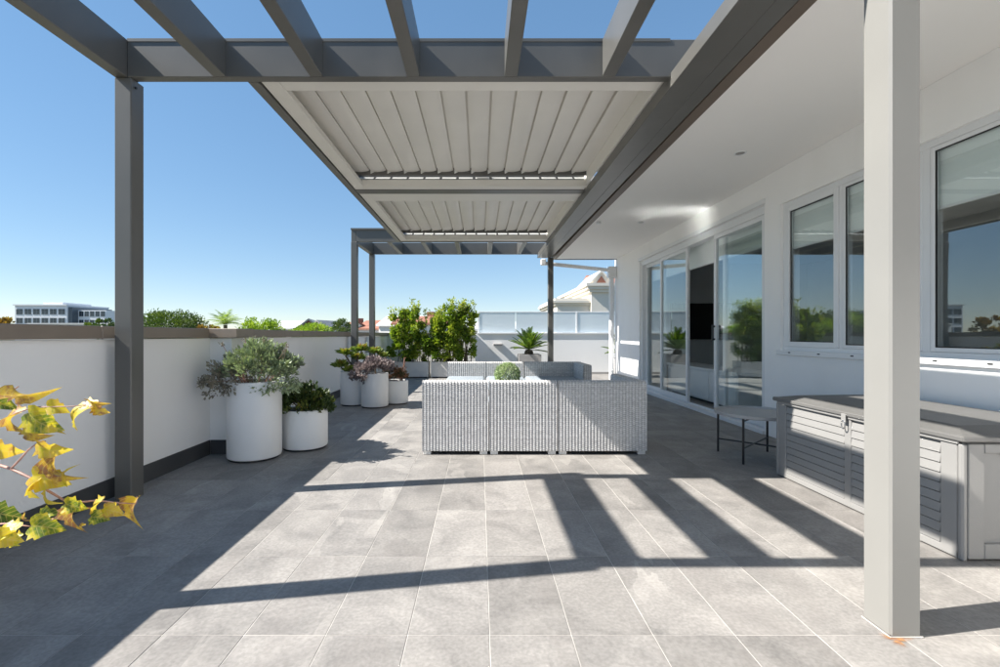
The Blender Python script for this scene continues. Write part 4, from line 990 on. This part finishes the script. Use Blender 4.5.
# palm
pt = thing('palm_tree', 'bright green feathery palm top rising above the parapet coping', 'tree', (-13.9, 25, GZ))
MB().tube([(-13.9, 25, GZ), (-13.85, 25, -2), (-13.9, 25, 1.65)], [.16, .13, .10], 10).build('trunk', 'bark', pt)
pm = MB(); A = []
def palm_frond():
    v = []; f = []; A = []
    for k in range(24):
        s = k / 24; px = s * 1.5; pz = .9 * s - 1.0 * s * s
        for sg in (-1, 1):
            o = len(v); l = .42 * (math.sin(math.pi * (s * .9 + .1)) ** .6); d = (.5 * l, sg * .75 * l, -.35 * l)
            v += [(px, 0, pz), (px + .03, 0, pz), (px + d[0], d[1], pz + d[2])]; f.append((o, o + 1, o + 2)); A += [random.random()] * 3
    me = bpy.data.meshes.new('frond'); me.from_pydata(v, [], f); at = me.attributes.new('rnd', 'FLOAT', 'POINT'); at.data.foreach_set('value', np.array(A, dtype=np.float32)); me.materials.append(M['leaf_bright']); return me
pfm = palm_frond()
for k in range(46):
    o = bpy.data.objects.new('frond', pfm); COL.objects.link(o); o.parent = pt; o.location = (0, 0, 1.70 - GZ)
    o.rotation_euler = (0, -R(-12 + 70 * k / 46 + random.uniform(-10, 10)), k * 2.4); o.scale = [random.uniform(.5, .72)] * 3; WL[o.name] = WL[pt.name]

def windows(par, x0, x1, n, y, z0, z1, frac=.78):
    w = (x1 - x0) / n
    for k in range(n):
        a = x0 + k * w + w * (1 - frac) / 2
        o = MB().box(a - .06, a + w * frac + .06, y - .06, y + .02, z0 - .06, z1 + .06).build('window', 'frame_white', par)
        MB().box(a, a + w * frac * .48, y - .09, y - .061, z0, z1).build('pane', 'office_glass', o)
        MB().box(a + w * frac * .52, a + w * frac, y - .09, y - .061, z0, z1).build('pane', 'office_glass', o)
ob = thing('office_building', 'white three storey office block with rows of dark windows far off', 'building', (-145, 165, GZ))
MB().box(-162.5, -144.3, 160, 178, GZ, 11.4).build('wall', 'office_wall', ob)
MB().box(-143.0, -133.0, 163, 178, GZ, 9.9).build('wing', 'office_wall', ob)
MB().box(-144.3, -143.0, 160.6, 178, GZ, 10.9).build('stair_tower', 'office_dark', ob)
MB().box(-155.5, -148.5, 163, 175, 11.4, 12.7).build('plant_room', 'office_wall', ob)
MB().box(-162.9, -144.2, 159.6, 178.2, 11.4, 11.8).build('roof_edge', 'office_wall', ob)
for (a, b) in ((8.3, 10.2), (5.2, 7.1), (2.1, 4.0)):
    windows(ob, -162.3, -144.6, 6, 160, a, b)
    windows(ob, -142.8, -133.2, 5, 163, a - .6, b - .6)
def gable(name, label, x, y, w, d, eave, peak, wall, roof, rz=0.0, chim=False, wins=True, group=None):
    t = thing(name, label, 'house', (x, y, GZ), group)
    mb = MB().box(x - w / 2, x + w / 2, y - d / 2, y + d / 2, GZ, eave)
    mb.prism([(x - w / 2, eave), (x + w / 2, eave), (x, peak)], 'y', y - d / 2, y + d / 2); mb.build('wall', wall, t)
    e = .35; k = (peak - eave) / (w / 2)
    rf = MB().prism([(x - w / 2 - e, eave - e * k + .03), (x, peak + .03), (x + w / 2 + e, eave - e * k + .03), (x + w / 2 + e, eave - e * k + .28), (x, peak + .28), (x - w / 2 - e, eave - e * k + .28)], 'y', y - d / 2 - e, y + d / 2 + e).build('roof', roof, t)
    if chim: MB().box(x + w * .2, x + w * .2 + .9, y - .5, y + .4, eave, peak + .9).build('chimney', 'brick_red', rf)
    if wins: windows(t, x - w * .3, x + w * .3, 2, y - d / 2, eave - 2.0, eave - .7, .5)
    if rz: t.rotation_euler = (0, 0, rz)
    return t
gable('town_house', 'far house with long pale roof above the parapet', -33.5, 86, 8, 7, 2.2, 3.5, 'house_white', 'roof_pale', 1.4, wins=False)
gable('town_house', 'far red brick gable house beside the pale long roof', -24.6, 67, 4.0, 8, 1.5, 3.1, 'brick_red', 'roof_grey', .25)
gable('town_house', 'far white gable house with grey roof beside the red gable', -22.6, 70, 3.6, 8, 1.5, 3.0, 'house_white', 'roof_grey', -.2)
gable('town_house', 'far white house with red roof left of the small round tree', -22.8, 82, 4.6, 8, 1.8, 3.2, 'house_white', 'roof_red', .5, chim=True)
gable('town_house', 'far white house with red roof behind the twin pergola posts', -16.2, 80, 6.5, 8, 2.1, 3.4, 'house_white', 'roof_red', 1.2, chim=True)
gable('town_house', 'far pale house behind the hedge at the parapet corner', -11.5, 76, 7, 8, 2.6, 4.0, 'house_white', 'roof_pale', 1.3)
gable('town_house', 'far brick house with chimney showing above the hedge', -6.6, 58, 5.5, 7, 2.4, 3.2, 'house_white', 'roof_red', 1.45, chim=True)
gable('town_house', 'far white house seen dimly through the frosted glass screen', 3.5, 60, 12, 8, 1.6, 2.6, 'house_white', 'roof_pale', 1.5)
lb = thing('low_building', 'long low pale flat roofed building in front of the office block', 'building', (-118, 135, GZ))
MB().box(-132, -100, 134, 140, GZ, 4.3).build('wall', 'house_white', lb); MB().box(-132.3, -99.7, 133.7, 140.3, 4.3, 4.6).build('roof_edge', 'roof_pale', lb)
for k in range(4): MB().box(-126 + k * 6, -122.5 + k * 6, 133.9, 134.05, 2.2, 3.7).build('window', 'office_glass', lb)
# cream neighbour on the right
ch = thing('neighbour_house', 'cream rendered neighbour house with cornices and a small red gable', 'house', (6, 24, GZ))
MB().box(5.35, 12, 22, 30, GZ, 3.15).build('wall', 'house_cream', ch)
for z, e in ((3.15, .12), (3.29, .22), (3.43, .30)): MB().box(5.35 - e, 12, 22 - e, 30, z, z + .139).build('cornice', 'house_cream', ch)
MB().box(3.75, 5.34, 22.3, 28, GZ, 2.55).build('wing', 'house_cream', ch)
for z, e in ((2.55, .10), (2.66, .20), (2.77, .12)): MB().box(3.75 - e, 5.345, 22.3 - e, 28, z, z + .109).build('cornice', 'house_cream', ch)
MB().prism([(5.45, 3.571), (6.25, 3.571), (6.25, 3.75), (5.85, 4.15), (5.45, 3.75)], 'y', 22.1, 25).build('dormer', 'house_cream', ch)
MB().prism([(5.38, 3.66), (5.85, 4.13), (6.32, 3.66), (6.36, 3.73), (5.85, 4.24), (5.34, 3.73)], 'y', 22.0, 25.2).build('dormer_roof', 'house_white', ch)
MB().prism([(22.6, 3.572), (30, 3.572), (26.5, 4.55)], 'x', 6.15, 12).build('roof', 'roof_red', ch)
MB().prism([(5.62, 3.62), (5.85, 3.62), (6.08, 3.62), (5.85, 3.95)], 'y', 22.06, 22.099).build('gable_vent', 'roof_red', ch)
for (a, b) in ((5.6, 6.1), (6.6, 7.1)):
    o = MB().box(a - .05, b + .05, 21.97, 22.0, 1.15, 2.15).build('window', 'frame_white', ch); MB().box(a, b, 21.95, 21.968, 1.2, 2.1).build('pane', 'office_glass', o)
for (a, b) in ((4.0, 4.4), (4.7, 5.1)):
    o = MB().box(a - .05, b + .05, 22.27, 22.3, .9, 1.9).build('window', 'frame_white', ch); MB().box(a, b, 22.25, 22.268, .95, 1.85).build('pane', 'office_glass', o)
